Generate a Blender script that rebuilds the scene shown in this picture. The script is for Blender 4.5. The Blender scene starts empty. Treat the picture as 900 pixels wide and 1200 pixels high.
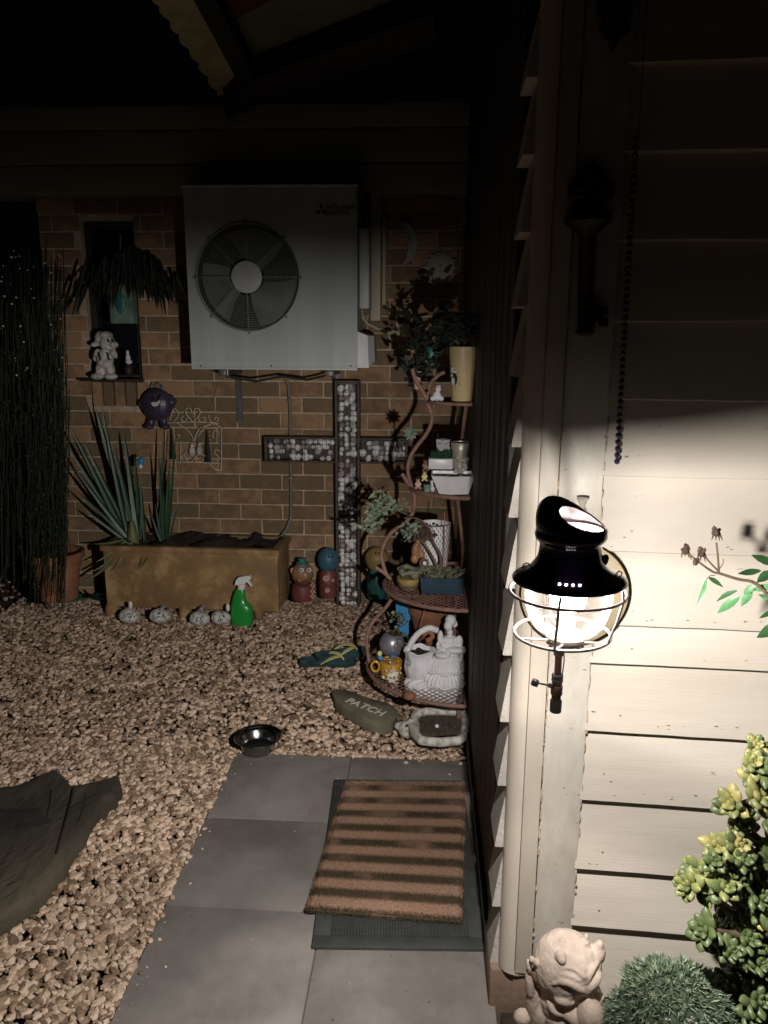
import bpy, bmesh, math, random
from mathutils import Vector, Matrix, noise
R = math.radians
rnd = random.Random(7)
sc = bpy.context.scene
COL = sc.collection

# ------------------------------------------------------------------ camera
FPX, PITCH, YAW, ROLL, CAMZ = 890.0, R(12.6), R(3.2), R(0.3), 1.5
fw = Vector((-math.sin(YAW)*math.cos(PITCH), math.cos(YAW)*math.cos(PITCH), -math.sin(PITCH)))
_rt = Vector((math.cos(YAW), math.sin(YAW), 0)); _dn = fw.cross(_rt)
rt = _rt*math.cos(ROLL) - _dn*math.sin(ROLL); dn = _rt*math.sin(ROLL) + _dn*math.cos(ROLL)
EYE = Vector((0, 0, CAMZ))
cam_d = bpy.data.cameras.new('camera'); cam = bpy.data.objects.new('camera', cam_d); COL.objects.link(cam)
cam_d.sensor_fit = 'HORIZONTAL'; cam_d.sensor_width = 36; cam_d.lens = FPX/900*36
cam_d.clip_start = .02; cam_d.clip_end = 200
M3 = Matrix((rt, -dn, -fw)).transposed()
cam.matrix_world = Matrix.Translation(EYE) @ M3.to_4x4()
sc.camera = cam

# ------------------------------------------------------------------ night sky, exposure
w = bpy.data.worlds.new('World'); sc.world = w; w.use_nodes = True
bg = w.node_tree.nodes['Background']
bg.inputs[0].default_value = (.7, .8, .75, 1); bg.inputs[1].default_value = .0006
sc.view_settings.view_transform = 'Standard'; sc.view_settings.look = 'None'
sc.view_settings.exposure = 0; sc.view_settings.gamma = 1
LAMP_POWER = 215
sc.render.engine = 'CYCLES'
sc.cycles.max_bounces = 8; sc.cycles.transparent_max_bounces = 12
sc.cycles.sample_clamp_indirect = 3

# ------------------------------------------------------------------ measuring helpers (rays of the measured viewpoint onto real planes)
def ray(px, py):
    return (rt*((px-450)/FPX) + dn*((py-600)/FPX) + fw)
def F(px, py, Y):
    d = ray(px, py); return EYE + d*(Y/d.y)
def G(px, py, Z=0.0):
    d = ray(px, py); return EYE + d*((Z-CAMZ)/d.z)
def S(px, py, Y):                     # metres per pixel at that point
    return Y/ray(px, py).y/FPX
def smooth(a, b, x):
    t = max(0, min(1, (x-a)/(b-a))); return t*t*(3-2*t)
def gz(Y): return .055*smooth(2.5, 3.8, Y)
def GG(px, py, up=0):                 # on the gravel
    p = G(px, py, 0)
    for _ in range(6): p = G(px, py, gz(p.y)+up)
    return p
CORNER = Vector((.19, 1.5, 0)); WU = Vector((math.cos(R(3.1)), -math.sin(R(3.1)), 0)); WN = Vector((-math.sin(R(3.1)), -math.cos(R(3.1)), 0))
def PW(px, py, off=0.0):              # on the front weatherboard wall
    d = ray(px, py); t = ((CORNER+WN*off)-EYE).dot(WN)/d.dot(WN); return EYE + d*t
def UW(px, py, off=0.0): return (PW(px, py, off)-CORNER).dot(WU)

# ------------------------------------------------------------------ object helpers
class MB:
    def __init__(s): s.v = []; s.f = []; s.m = []
    def add(s, vs, fs, mi=0):
        n = len(s.v); s.v += [Vector(v) for v in vs]; s.f += [tuple(i+n for i in f) for f in fs]; s.m += [mi]*len(fs); return s
    def box(s, c, h, rot=None, bev=0):
        c = Vector(c); vs = []
        if bev <= 0:
            for x in (-1, 1):
                for y in (-1, 1):
                    for z in (-1, 1): vs.append(Vector((x*h[0], y*h[1], z*h[2])))
            fs = [(0,1,3,2),(4,6,7,5),(0,4,5,1),(2,3,7,6),(0,2,6,4),(1,5,7,3)]
        else:
            bm = bmesh.new(); bmesh.ops.create_cube(bm, size=2)
            for v in bm.verts: v.co = Vector((v.co.x*h[0], v.co.y*h[1], v.co.z*h[2]))
            bmesh.ops.bevel(bm, geom=bm.edges[:], offset=bev, segments=2, affect='EDGES', profile=.5)
            bm.verts.index_update(); vs = [v.co.copy() for v in bm.verts]; fs = [tuple(v.index for v in f.verts) for f in bm.faces]; bm.free()
        if rot is not None: vs = [rot @ v for v in vs]
        return s.add([v+c for v in vs], fs)
    def box2(s, a, b, bev=0):
        a = Vector(a); b = Vector(b); return s.box((a+b)/2, [abs(x)/2 for x in (b-a)], None, bev)
    def tube(s, pts, r, n=8, cap=True, closed=False):
        pts = [Vector(p) for p in pts]; N = len(pts)
        rs = r if isinstance(r, (list, tuple)) else [r]*N
        vs = []; prev = None
        for i, p in enumerate(pts):
            a = pts[i-1] if (i > 0 or closed) else p; b = pts[(i+1) % N] if (i < N-1 or closed) else p
            t = (b-a)
            if t.length < 1e-9: t = Vector((0, 0, 1))
            t.normalize()
            if prev is None:
                u = t.orthogonal().normalized()
            else:
                u = prev - t*prev.dot(t)
                u = u.normalized() if u.length > 1e-6 else t.orthogonal().normalized()
            prev = u; q = t.cross(u)
            for k in range(n):
                an = 2*math.pi*k/n; vs.append(p + (u*math.cos(an)+q*math.sin(an))*rs[i])
        fs = []
        for i in range(N if closed else N-1):
            j = (i+1) % N
            for k in range(n): fs.append((i*n+k, i*n+(k+1) % n, j*n+(k+1) % n, j*n+k))
        if cap and not closed:
            fs.append(tuple(range(n))[::-1]); fs.append(tuple((N-1)*n+k for k in range(n)))
        return s.add(vs, fs)
    def lathe(s, prof, c, n=32, rot=None, cap=False, sx=1, sy=1, fn=None):
        c = Vector(c); vs = []; fs = []; m = len(prof)
        for r, z in prof:
            for k in range(n):
                a = 2*math.pi*k/n; v = Vector((r*math.cos(a)*sx, r*math.sin(a)*sy, z))
                if fn: v = fn(v, a)
                if rot is not None: v = rot @ v
                vs.append(v+c)
        for i in range(m-1):
            for k in range(n): fs.append((i*n+k, i*n+(k+1) % n, (i+1)*n+(k+1) % n, (i+1)*n+k))
        if cap: fs.append(tuple(range(n))[::-1]); fs.append(tuple((m-1)*n+k for k in range(n)))
        return s.add(vs, fs)
    def ball(s, c, r, n=16, m=10, rot=None):
        r = r if isinstance(r, (list, tuple, Vector)) else (r, r, r)
        vs = []; fs = []; c = Vector(c)
        for i in range(m+1):
            th = math.pi*i/m
            if i in (0, m): vs.append(Vector((0, 0, r[2]*math.cos(th)))); continue
            for k in range(n):
                a = 2*math.pi*k/n; vs.append(Vector((r[0]*math.sin(th)*math.cos(a), r[1]*math.sin(th)*math.sin(a), r[2]*math.cos(th))))
        for k in range(n): fs.append((0, 1+k, 1+(k+1) % n))
        for i in range(m-2):
            for k in range(n): fs.append((1+i*n+k, 1+(i+1)*n+k, 1+(i+1)*n+(k+1) % n, 1+i*n+(k+1) % n))
        L = len(vs)-1; b = 1+(m-2)*n
        for k in range(n): fs.append((L, b+(k+1) % n, b+k))
        if rot is not None: vs = [rot @ v for v in vs]
        return s.add([v+c for v in vs], fs)
    def prism(s, poly, z0, z1):        # poly of (x,y), extruded in z
        n = len(poly); vs = [Vector((x, y, z0)) for x, y in poly]+[Vector((x, y, z1)) for x, y in poly]
        return s.add(vs, [tuple(range(n))[::-1], tuple(range(n, 2*n))]+[(i, (i+1) % n, (i+1) % n+n, i+n) for i in range(n)])
    def extr(s, pts, d):               # planar outline of 3-D points, extruded by vector d
        n = len(pts); pts = [Vector(p) for p in pts]; d = Vector(d)
        return s.add(pts+[p+d for p in pts], [tuple(range(n)), tuple(range(n, 2*n))[::-1]]+[(i, i+n, (i+1) % n+n, (i+1) % n) for i in range(n)])
    def xf(s, M):
        s.v = [M @ v for v in s.v]; return s
    def mesh(s, name, mat, origin=(0, 0, 0), sm=True, ang=40):
        me = bpy.data.meshes.new(name); o = Vector(origin)
        me.from_pydata([v-o for v in s.v], [], s.f); me.validate()
        bm = bmesh.new(); bm.from_mesh(me); bmesh.ops.recalc_face_normals(bm, faces=bm.faces[:]); bm.to_mesh(me); bm.free()
        for m in (mat if isinstance(mat, (list, tuple)) else [mat]): me.materials.append(m)
        if isinstance(mat, (list, tuple)) and len(s.m) == len(me.polygons): me.polygons.foreach_set('material_index', s.m)
        if sm:
            me.shade_smooth(); me.set_sharp_from_angle(angle=R(ang))
        return me
    def build(s, name, mat, parent=None, sm=True, ang=40, origin=None):
        po = parent.matrix_world.translation if parent else Vector((0, 0, 0))
        wo = getattr(parent, 'bx', None) if parent else None
        base = ORG.get(parent.name, Vector((0, 0, 0))) if parent else (Vector(origin) if origin is not None else Vector((0, 0, 0)))
        me = s.mesh(name, mat, base, sm, ang)
        o = bpy.data.objects.new(name, me); COL.objects.link(o)
        if parent: o.parent = parent
        else: o.location = base
        ORG[o.name] = base
        return o
ORG = {}
def tag(o, label=None, cat=None, group=None, kind=None):
    if label: o['label'] = label
    if cat: o['category'] = cat
    if group: o['group'] = group
    if kind: o['kind'] = kind
    return o
def thing(name, loc, label, cat, group=None):
    o = bpy.data.objects.new(name, None); COL.objects.link(o); o.location = loc; o.empty_display_size = .05
    ORG[o.name] = Vector(loc); return tag(o, label, cat, group)
def structure(name, loc=(0, 0, 0)):
    o = bpy.data.objects.new(name, None); COL.objects.link(o); o.location = loc; ORG[o.name] = Vector(loc); o['kind'] = 'structure'; return o
def inst(name, me, parent, M):         # shared mesh placed at world matrix M under a thing
    o = bpy.data.objects.new(name, me); COL.objects.link(o); o.parent = parent
    o.matrix_local = Matrix.Translation(-ORG[parent.name]) @ M; ORG[o.name] = M.translation.copy(); return o
def blob(mb, name, mat, parent, voxel=.004, it=3, disp=None, origin=None):
    me = mb.mesh(name, mat, (0, 0, 0), False); o = bpy.data.objects.new(name, me); COL.objects.link(o)
    m = o.modifiers.new('r', 'REMESH'); m.mode = 'VOXEL'; m.voxel_size = voxel
    m2 = o.modifiers.new('s', 'SMOOTH'); m2.iterations = it; m2.factor = .5
    dg = bpy.context.evaluated_depsgraph_get(); me2 = bpy.data.meshes.new_from_object(o.evaluated_get(dg))
    bpy.data.objects.remove(o); bpy.data.meshes.remove(me)
    base = ORG[parent.name] if parent else Vector(origin or (0, 0, 0))
    nr = [v.normal.copy() for v in me2.vertices]
    for v, n in zip(me2.vertices, nr):
        c = v.co
        if disp: c = c + n*disp(v.co, n)
        v.co = c-base
    me2.shade_smooth(); me2.name = name
    if not me2.materials: me2.materials.append(mat)
    o = bpy.data.objects.new(name, me2); COL.objects.link(o); ORG[o.name] = base
    if parent: o.parent = parent
    else: o.location = base
    return o
def text(name, body, size, M, mat, parent, depth=.0006, align='CENTER', font_space=1):
    cu = bpy.data.curves.new(name, 'FONT'); cu.body = body; cu.size = size; cu.extrude = depth; cu.align_x = align; cu.align_y = 'CENTER'; cu.space_character = font_space; cu.offset = size*.012
    o = bpy.data.objects.new(name, cu); COL.objects.link(o)
    dg = bpy.context.evaluated_depsgraph_get(); me = bpy.data.meshes.new_from_object(o.evaluated_get(dg)); bpy.data.objects.remove(o)
    me.name = name; me.materials.clear(); me.materials.append(mat)
    return inst(name, me, parent, M)
UP = Vector((0, 0, 1)); FACE = Matrix.Rotation(R(90), 4, 'X')   # text facing -Y

# ------------------------------------------------------------------ materials
def mat(name, c1, c2=None, scale=20, rough=.7, bump=.15, bscale=60, metal=0, dist=.003, stretch=(1, 1, 1), rand=0, island=0, c3=None, spec=.5, coat=0, mid=(.35, .65), sss=0, emit=None):
    m = bpy.data.materials.new(name); m.use_nodes = True; nt = m.node_tree; N = nt.nodes; L = nt.links
    b = N['Principled BSDF']; b.inputs['Roughness'].default_value = rough; b.inputs['Metallic'].default_value = metal
    b.inputs['Specular IOR Level'].default_value = spec; b.inputs['Coat Weight'].default_value = coat
    if sss: b.inputs['Subsurface Weight'].default_value = sss; b.inputs['Subsurface Radius'].default_value = (.01, .01, .004)
    tc = N.new('ShaderNodeTexCoord'); mp = N.new('ShaderNodeMapping'); mp.inputs['Scale'].default_value = stretch
    L.new(tc.outputs['Object'], mp.inputs[0])
    if rand:
        oi = N.new('ShaderNodeObjectInfo'); va = N.new('ShaderNodeVectorMath'); va.operation = 'ADD'
        mu = N.new('ShaderNodeMath'); mu.operation = 'MULTIPLY'; mu.inputs[1].default_value = 37.3
        L.new(oi.outputs['Random'], mu.inputs[0]); L.new(mp.outputs[0], va.inputs[0]); L.new(mu.outputs[0], va.inputs[1]); vec = va.outputs[0]
    else: vec = mp.outputs[0]
    n = N.new('ShaderNodeTexNoise'); n.inputs['Scale'].default_value = scale; n.inputs['Detail'].default_value = 6; n.inputs['Roughness'].default_value = .62
    L.new(vec, n.inputs['Vector'])
    cr = N.new('ShaderNodeValToRGB'); c2 = c2 or tuple(x*.75 for x in c1)
    cr.color_ramp.elements[0].position = mid[0]; cr.color_ramp.elements[1].position = mid[1]
    cr.color_ramp.elements[0].color = (*c2, 1); cr.color_ramp.elements[1].color = (*c1, 1)
    if c3:
        e = cr.color_ramp.elements.new((mid[0]+mid[1])/2); e.color = (*c3, 1)
    out = cr.outputs[0]
    if island:
        g = N.new('ShaderNodeNewGeometry'); ma = N.new('ShaderNodeMath'); ma.operation = 'MULTIPLY_ADD'; ma.inputs[1].default_value = island; 
        sb = N.new('ShaderNodeMath'); sb.operation = 'SUBTRACT'; sb.inputs[1].default_value = .5; L.new(g.outputs['Random Per Island'], sb.inputs[0])
        L.new(sb.outputs[0], ma.inputs[0]); L.new(n.outputs[0], ma.inputs[2]); L.new(ma.outputs[0], cr.inputs[0])
    elif rand:
        ma = N.new('ShaderNodeMath'); ma.operation = 'MULTIPLY_ADD'; ma.inputs[1].default_value = rand
        sb = N.new('ShaderNodeMath'); sb.operation = 'SUBTRACT'; sb.inputs[1].default_value = .5; L.new(oi.outputs['Random'], sb.inputs[0])
        L.new(sb.outputs[0], ma.inputs[0]); L.new(n.outputs[0], ma.inputs[2]); L.new(ma.outputs[0], cr.inputs[0])
    else: L.new(n.outputs[0], cr.inputs[0])
    L.new(out, b.inputs['Base Color'])
    if bump:
        n2 = N.new('ShaderNodeTexNoise'); n2.inputs['Scale'].default_value = bscale; n2.inputs['Detail'].default_value = 5; L.new(vec, n2.inputs['Vector'])
        bp = N.new('ShaderNodeBump'); bp.inputs['Strength'].default_value = bump; bp.inputs['Distance'].default_value = dist
        L.new(n2.outputs[0], bp.inputs['Height']); L.new(bp.outputs[0], b.inputs['Normal'])
        rr = N.new('ShaderNodeMapRange'); rr.inputs['To Min'].default_value = max(.03, rough-.12); rr.inputs['To Max'].default_value = min(1, rough+.12)
        L.new(n2.outputs[0], rr.inputs[0]); L.new(rr.outputs[0], b.inputs['Roughness'])
    if emit: b.inputs['Emission Color'].default_value = (*emit[:3], 1); b.inputs['Emission Strength'].default_value = emit[3]
    m['_out'] = 1
    return m
MT = {}
def bands(m, axis='Z', scale=200, strength=.3, dist=.002, dirt=None):   # extra fine grooves added to a material's bump
    nt = m.node_tree; N = nt.nodes; L = nt.links
    tc = [x for x in N if x.type == 'TEX_COORD'][0]
    wv = N.new('ShaderNodeTexWave'); wv.bands_direction = axis; wv.inputs['Scale'].default_value = scale; wv.inputs['Distortion'].default_value = 1.5; wv.inputs['Detail'].default_value = 3
    L.new(tc.outputs['Object'], wv.inputs[0]); b = N['Principled BSDF']
    bp = N.new('ShaderNodeBump'); bp.inputs['Strength'].default_value = strength; bp.inputs['Distance'].default_value = dist
    L.new(wv.outputs['Fac'], bp.inputs['Height'])
    old = b.inputs['Normal'].links
    if old: L.new(old[0].from_socket, bp.inputs['Normal'])
    L.new(bp.outputs[0], b.inputs['Normal']); return m

m_brick = mat('brick_clay', (.37, .225, .12), (.18, .125, .07), 14, .88, .5, 90, rand=.5, c3=(.25, .155, .088), dist=.004)
m_mortar = mat('mortar', (.55, .45, .32), (.38, .30, .2), 30, .95, .6, 120)
m_board = bands(mat('board_paint', (.49, .45, .385), (.41, .37, .31), 5, .55, .35, 38, stretch=(.22, 1, 1), rand=.12, dist=.003), 'Z', 43, .035, .002)
m_trim = mat('trim_paint', (.53, .48, .40), (.45, .40, .33), 5, .5, .3, 40, stretch=(1, 1, .3), dist=.003)
m_corner = mat('corner_board_paint', (.52, .49, .425), (.36, .33, .275), 9, .6, .6, 45, stretch=(1, 1, .45), dist=.003, mid=(.3, .6))
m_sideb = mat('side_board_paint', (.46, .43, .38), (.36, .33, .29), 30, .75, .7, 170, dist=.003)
m_caulk = mat('old_caulk', (.50, .44, .33), (.22, .15, .09), 60, .8, .6, 120)
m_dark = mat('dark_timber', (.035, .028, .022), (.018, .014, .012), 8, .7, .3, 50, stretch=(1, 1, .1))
m_void = mat('dark_gap', (.012, .01, .009), (.006, .005, .005), 8, .9, .1)
m_eave = mat('eave_paint', (.40, .40, .30), (.28, .28, .20), 6, .7, .3, 30, stretch=(.2, 1, 1))
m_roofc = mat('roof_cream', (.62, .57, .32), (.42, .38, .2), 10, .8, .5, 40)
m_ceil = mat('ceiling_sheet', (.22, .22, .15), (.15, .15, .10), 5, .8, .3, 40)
m_rust = mat('rusty_red_tin', (.16, .04, .02), (.09, .03, .02), 20, .8, .3)
m_soil = mat('soil', (.045, .03, .02), (.018, .012, .009), 50, .95, 1, 120, dist=.008)
m_ground = mat('ground_earth', (.10, .065, .035), (.04, .027, .018), 30, .95, .8, 90)
m_gravel = mat('gravel_stone', (.68, .52, .39), (.19, .125, .078), 30, .8, .5, 200, island=1.15, c3=(.44, .31, .21), mid=(.08, .88), dist=.002)
m_paver = mat('concrete_paver', (.225, .205, .187), (.14, .127, .114), 5, .8, .5, 260, rand=.14, dist=.0012)
m_plinth = mat('plinth_brown', (.23, .16, .11), (.15, .10, .07), 12, .8, .5, 60)
m_white = mat('ac_enamel', (.62, .64, .62), (.54, .56, .53), 4, .45, .05, 30)
m_accase = mat('ac_casing', (.45, .49, .49), (.34, .37, .37), 9, .45, .08, 30, stretch=(1, 1, .07), mid=(.25, .6))
m_acdark = mat('ac_dark', (.05, .055, .055), (.03, .03, .03), 10, .5, .1)
m_acgrille = mat('grille_wire', (.22, .24, .23), (.16, .18, .17), 10, .5, .05)
m_logo = mat('logo_print', (.03, .03, .035), (.02, .02, .02), 10, .5, 0)
m_cream = mat('cream_plastic', (.55, .50, .36), (.46, .42, .30), 8, .5, .1)
m_grey = mat('grey_metal', (.18, .18, .17), (.10, .10, .10), 15, .45, .2, metal=.6)
m_cable = mat('black_cable', (.02, .02, .02), None, 20, .5, 0)
m_conduit = mat('grey_conduit', (.22, .20, .17), (.14, .13, .11), 20, .5, .1)
m_sand = mat('sandstone_pot', (.47, .33, .16), (.19, .125, .06), 6, .85, .4, 60, c3=(.27, .16, .065))
m_terra = mat('terracotta', (.32, .14, .07), (.18, .08, .045), 10, .85, .3, 60)
m_blade = mat('strap_leaf', (.035, .10, .045), (.018, .055, .03), 12, .4, .15, 60, stretch=(1, 1, .2), island=.5)
m_bladey = mat('strap_leaf_pale', (.16, .17, .06), (.07, .10, .03), 12, .5, .15, 60, island=.5)
m_strand = mat('strand_green', (.03, .045, .02), (.01, .018, .008), 10, .6, .2, island=.8)
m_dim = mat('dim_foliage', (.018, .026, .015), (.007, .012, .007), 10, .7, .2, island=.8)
m_frame = mat('cross_frame', (.11, .085, .06), (.06, .045, .035), 20, .7, .4, 80)
m_pebble = mat('white_pebble', (.85, .84, .83), (.26, .23, .22), 40, .6, .2, 100, island=1.1, mid=(.08, .62))
m_wire = mat('dull_wire', (.10, .10, .10), (.06, .06, .06), 30, .4, 0, metal=.7)
m_stand = mat('stand_rust', (.30, .17, .13), (.17, .09, .07), 40, .7, .4, 120)
m_bone = mat('ivory_wire', (.72, .63, .47), (.55, .48, .36), 40, .6, .1)
m_plaster = mat('white_plaster', (.76, .76, .77), (.62, .62, .63), 12, .7, .25, 90)
m_pwhite = mat('white_glaze', (.78, .78, .78), (.7, .7, .7), 10, .35, .05)
m_pcream = mat('cream_pot', (.58, .47, .25), (.46, .36, .18), 8, .5, .1)
m_print = mat('print_black', (.02, .02, .02), None, 10, .6, 0)
m_teal = mat('teal_plastic', (.05, .22, .20), (.03, .14, .13), 10, .4, 0)
m_tealpale = mat('aged_teal_glaze', (.22, .34, .26), (.10, .18, .14), 15, .4, .1)
m_blue = mat('blue_glaze', (.03, .065, .10), (.02, .04, .06), 10, .35, .05)
m_skyblue = mat('bright_blue_plaque', (.04, .28, .55), (.03, .22, .45), 10, .5, .05)
m_silver = mat('silver_ball', (.40, .40, .45), (.30, .30, .34), 10, .38, .08, metal=.55)
m_mug = mat('yellow_mug', (.62, .34, .05), (.5, .27, .04), 10, .3, 0)
m_flower = mat('white_flower', (.75, .74, .66), (.5, .5, .42), 60, .7, .3)
m_grn = mat('spray_green', (.02, .32, .05), (.015, .25, .04), 10, .3, 0, coat=.3)
m_rock = mat('name_stone', (.17, .155, .105), (.10, .09, .06), 14, .8, .5, 50)
m_slate = mat('log_slab', (.080, .066, .042), (.022, .018, .012), 6, .9, .9, 38, dist=.008, c3=(.048, .040, .026), stretch=(1, .35, 1))
m_hollow = mat('worn_wood', (.034, .032, .022), (.014, .013, .010), 9, .8, .8, 45, dist=.005)
m_steel = mat('bowl_steel', (.45, .45, .44), (.36, .36, .35), 10, .22, .03, metal=1)
m_rubber = mat('black_rubber', (.045, .048, .045), (.03, .032, .03), 20, .6, .2, 120)
m_thong = mat('sandal_navy', (.02, .045, .055), (.012, .025, .03), 20, .6, .2)
m_thongp = mat('sandal_teal_print', (.06, .14, .15), (.02, .04, .05), 40, .6, .1)
m_strap = mat('sandal_yellow', (.75, .70, .30), (.6, .55, .22), 20, .5, .05)
m_orange = mat('orange_glaze', (.34, .18, .08), (.2, .10, .05), 12, .5, .1)
m_maroon = mat('maroon_glaze', (.20, .055, .05), (.11, .035, .03), 12, .5, .1)
m_bluebody = mat('blue_bottle', (.05, .15, .22), (.03, .09, .14), 12, .5, .1)
m_yellow = mat('ochre_glaze', (.36, .26, .09), (.22, .15, .05), 12, .5, .1)
m_pink = mat('pink_glaze', (.62, .36, .28), (.5, .28, .22), 12, .5, .1)
m_violet = mat('dark_violet_glaze', (.065, .05, .085), (.04, .03, .055), 12, .4, .1)
m_eye = mat('eye_white', (.8, .8, .78), None, 10, .3, 0)
m_black = mat('black_glaze', (.01, .01, .01), None, 10, .3, 0)
m_iron = mat('cast_iron', (.03, .022, .018), (.014, .011, .01), 40, .6, .5, 80)
m_enamel = mat('black_enamel', (.022, .012, .045), (.018, .010, .035), 10, .12, 0, coat=1, spec=.6)
m_lining = mat('white_enamel', (.80, .70, .72), (.72, .62, .64), 10, .3, 0)
m_alu = mat('dull_aluminium', (.55, .50, .42), (.44, .40, .33), 30, .4, .1, metal=.35)
m_ventlin = mat('vent_lining', (.15, .115, .125), (.10, .08, .085), 30, .4, 0)
m_dish = mat('dish_cream', (.42, .35, .23), (.33, .27, .17), 12, .45, .05)
m_copper = mat('copper_tube', (.55, .27, .22), (.4, .2, .16), 30, .35, .1, metal=.3)
m_brass = mat('aged_brass', (.42, .27, .20), (.3, .2, .14), 30, .4, .2, metal=.3)
m_gunmetal = mat('gunmetal', (.30, .31, .34), (.2, .21, .23), 30, .45, .2, metal=.25)
m_cage = mat('cage_wire', (.66, .60, .58), (.55, .5, .48), 30, .35, 0, metal=.2)
m_garg = mat('cast_stone', (.72, .60, .50), (.54, .43, .35), 22, .85, .5, 110, c3=(.64, .52, .43))
m_jade = mat('jade_leaf', (.22, .24, .085), (.10, .135, .05), 8, .42, .1, 60, rand=.9, c3=(.165, .195, .07), sss=.1)
m_jadey = mat('jade_leaf_yellow', (.36, .32, .12), (.21, .225, .08), 18, .42, .1, 60, rand=.9, c3=(.29, .28, .10), sss=.1)
m_stem = mat('woody_stem', (.16, .11, .07), (.09, .06, .04), 30, .8, .5, 80)
m_spine = mat('cushion_spine', (.30, .37, .25), (.08, .13, .075), 30, .55, .1, island=1.0)
m_cush = mat('cushion_body', (.08, .12, .07), (.03, .05, .03), 50, .8, .6, 150)
m_rose = mat('rose_leaf', (.035, .10, .03), (.02, .06, .02), 20, .4, .1, 80, sss=.15)
m_rosep = mat('rose_leaf_young', (.13, .32, .14), (.07, .20, .08), 20, .35, .1, 80, sss=.3)
m_wilt = mat('withered_bloom', (.12, .075, .05), (.05, .03, .022), 60, .8, .6, 120)
m_succ = mat('grey_succulent', (.17, .17, .10), (.07, .08, .05), 40, .6, .2, island=.6)
m_silverleaf = mat('silver_leaf', (.26, .32, .22), (.12, .18, .12), 30, .6, .1, island=.5)
m_glassd = mat('window_glass', (.01, .012, .012), None, 10, .08, 0)
m_dirtwhite = mat('weathered_white', (.62, .60, .54), (.20, .18, .14), 38, .8, .5, 80, mid=(.32, .55))
m_bark = mat('scraper_bristle', (.10, .085, .055), (.035, .028, .02), 60, .9, .8, 150)
m_painted = mat('painted_white_rock', (.66, .66, .62), (.26, .27, .22), 45, .6, .2, 90, mid=(.38, .56))
m_text = mat('chalk_paint', (.70, .68, .58), (.55, .53, .45), 60, .8, .2)
# ------------------------------------------------------------------ ground, gravel, path
YB = 4.15
g = MB()
nx, ny = 60, 60
vs = []; fs = []
for j in range(ny+1):
    for i in range(nx+1):
        x = -30+60*i/nx; y = -12+42*j/ny
        vs.append((x, y, gz(y)-.035))
for j in range(ny):
    for i in range(nx): a = j*(nx+1)+i; fs.append((a, a+1, a+nx+2, a+nx+1))
g.add(vs, fs); tag(g.build('ground', m_ground), kind='structure')

XL = G(275, 885).x*.5 + G(128, 1200).x*.5; XJ = G(413, 890).x*.5+G(352, 1190).x*.5; XR = .183
YP = [G(400, 886).y, G(330, 961).y, G(320, 1067).y]
YP += [YP[2]-.41, YP[2]-.82]
path = structure('paved_path')
for r in range(4):
    for c, (a, b) in enumerate(((XL, XJ), (XJ, XR))):
        m = MB(); gp = .0012
        m.box2((a+gp, YP[r+1]+gp, -.05), (b-gp, YP[r]-gp, rnd.uniform(-.001, .001)), bev=.003)
        m.build('paver', m_paver, path)
m = MB(); m.box2((XL+.004, YP[4]+.01, -.06), (XR-.004, YP[0]-.004, -.0075)); m.build('bedding_sand', m_plinth, path)

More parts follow.
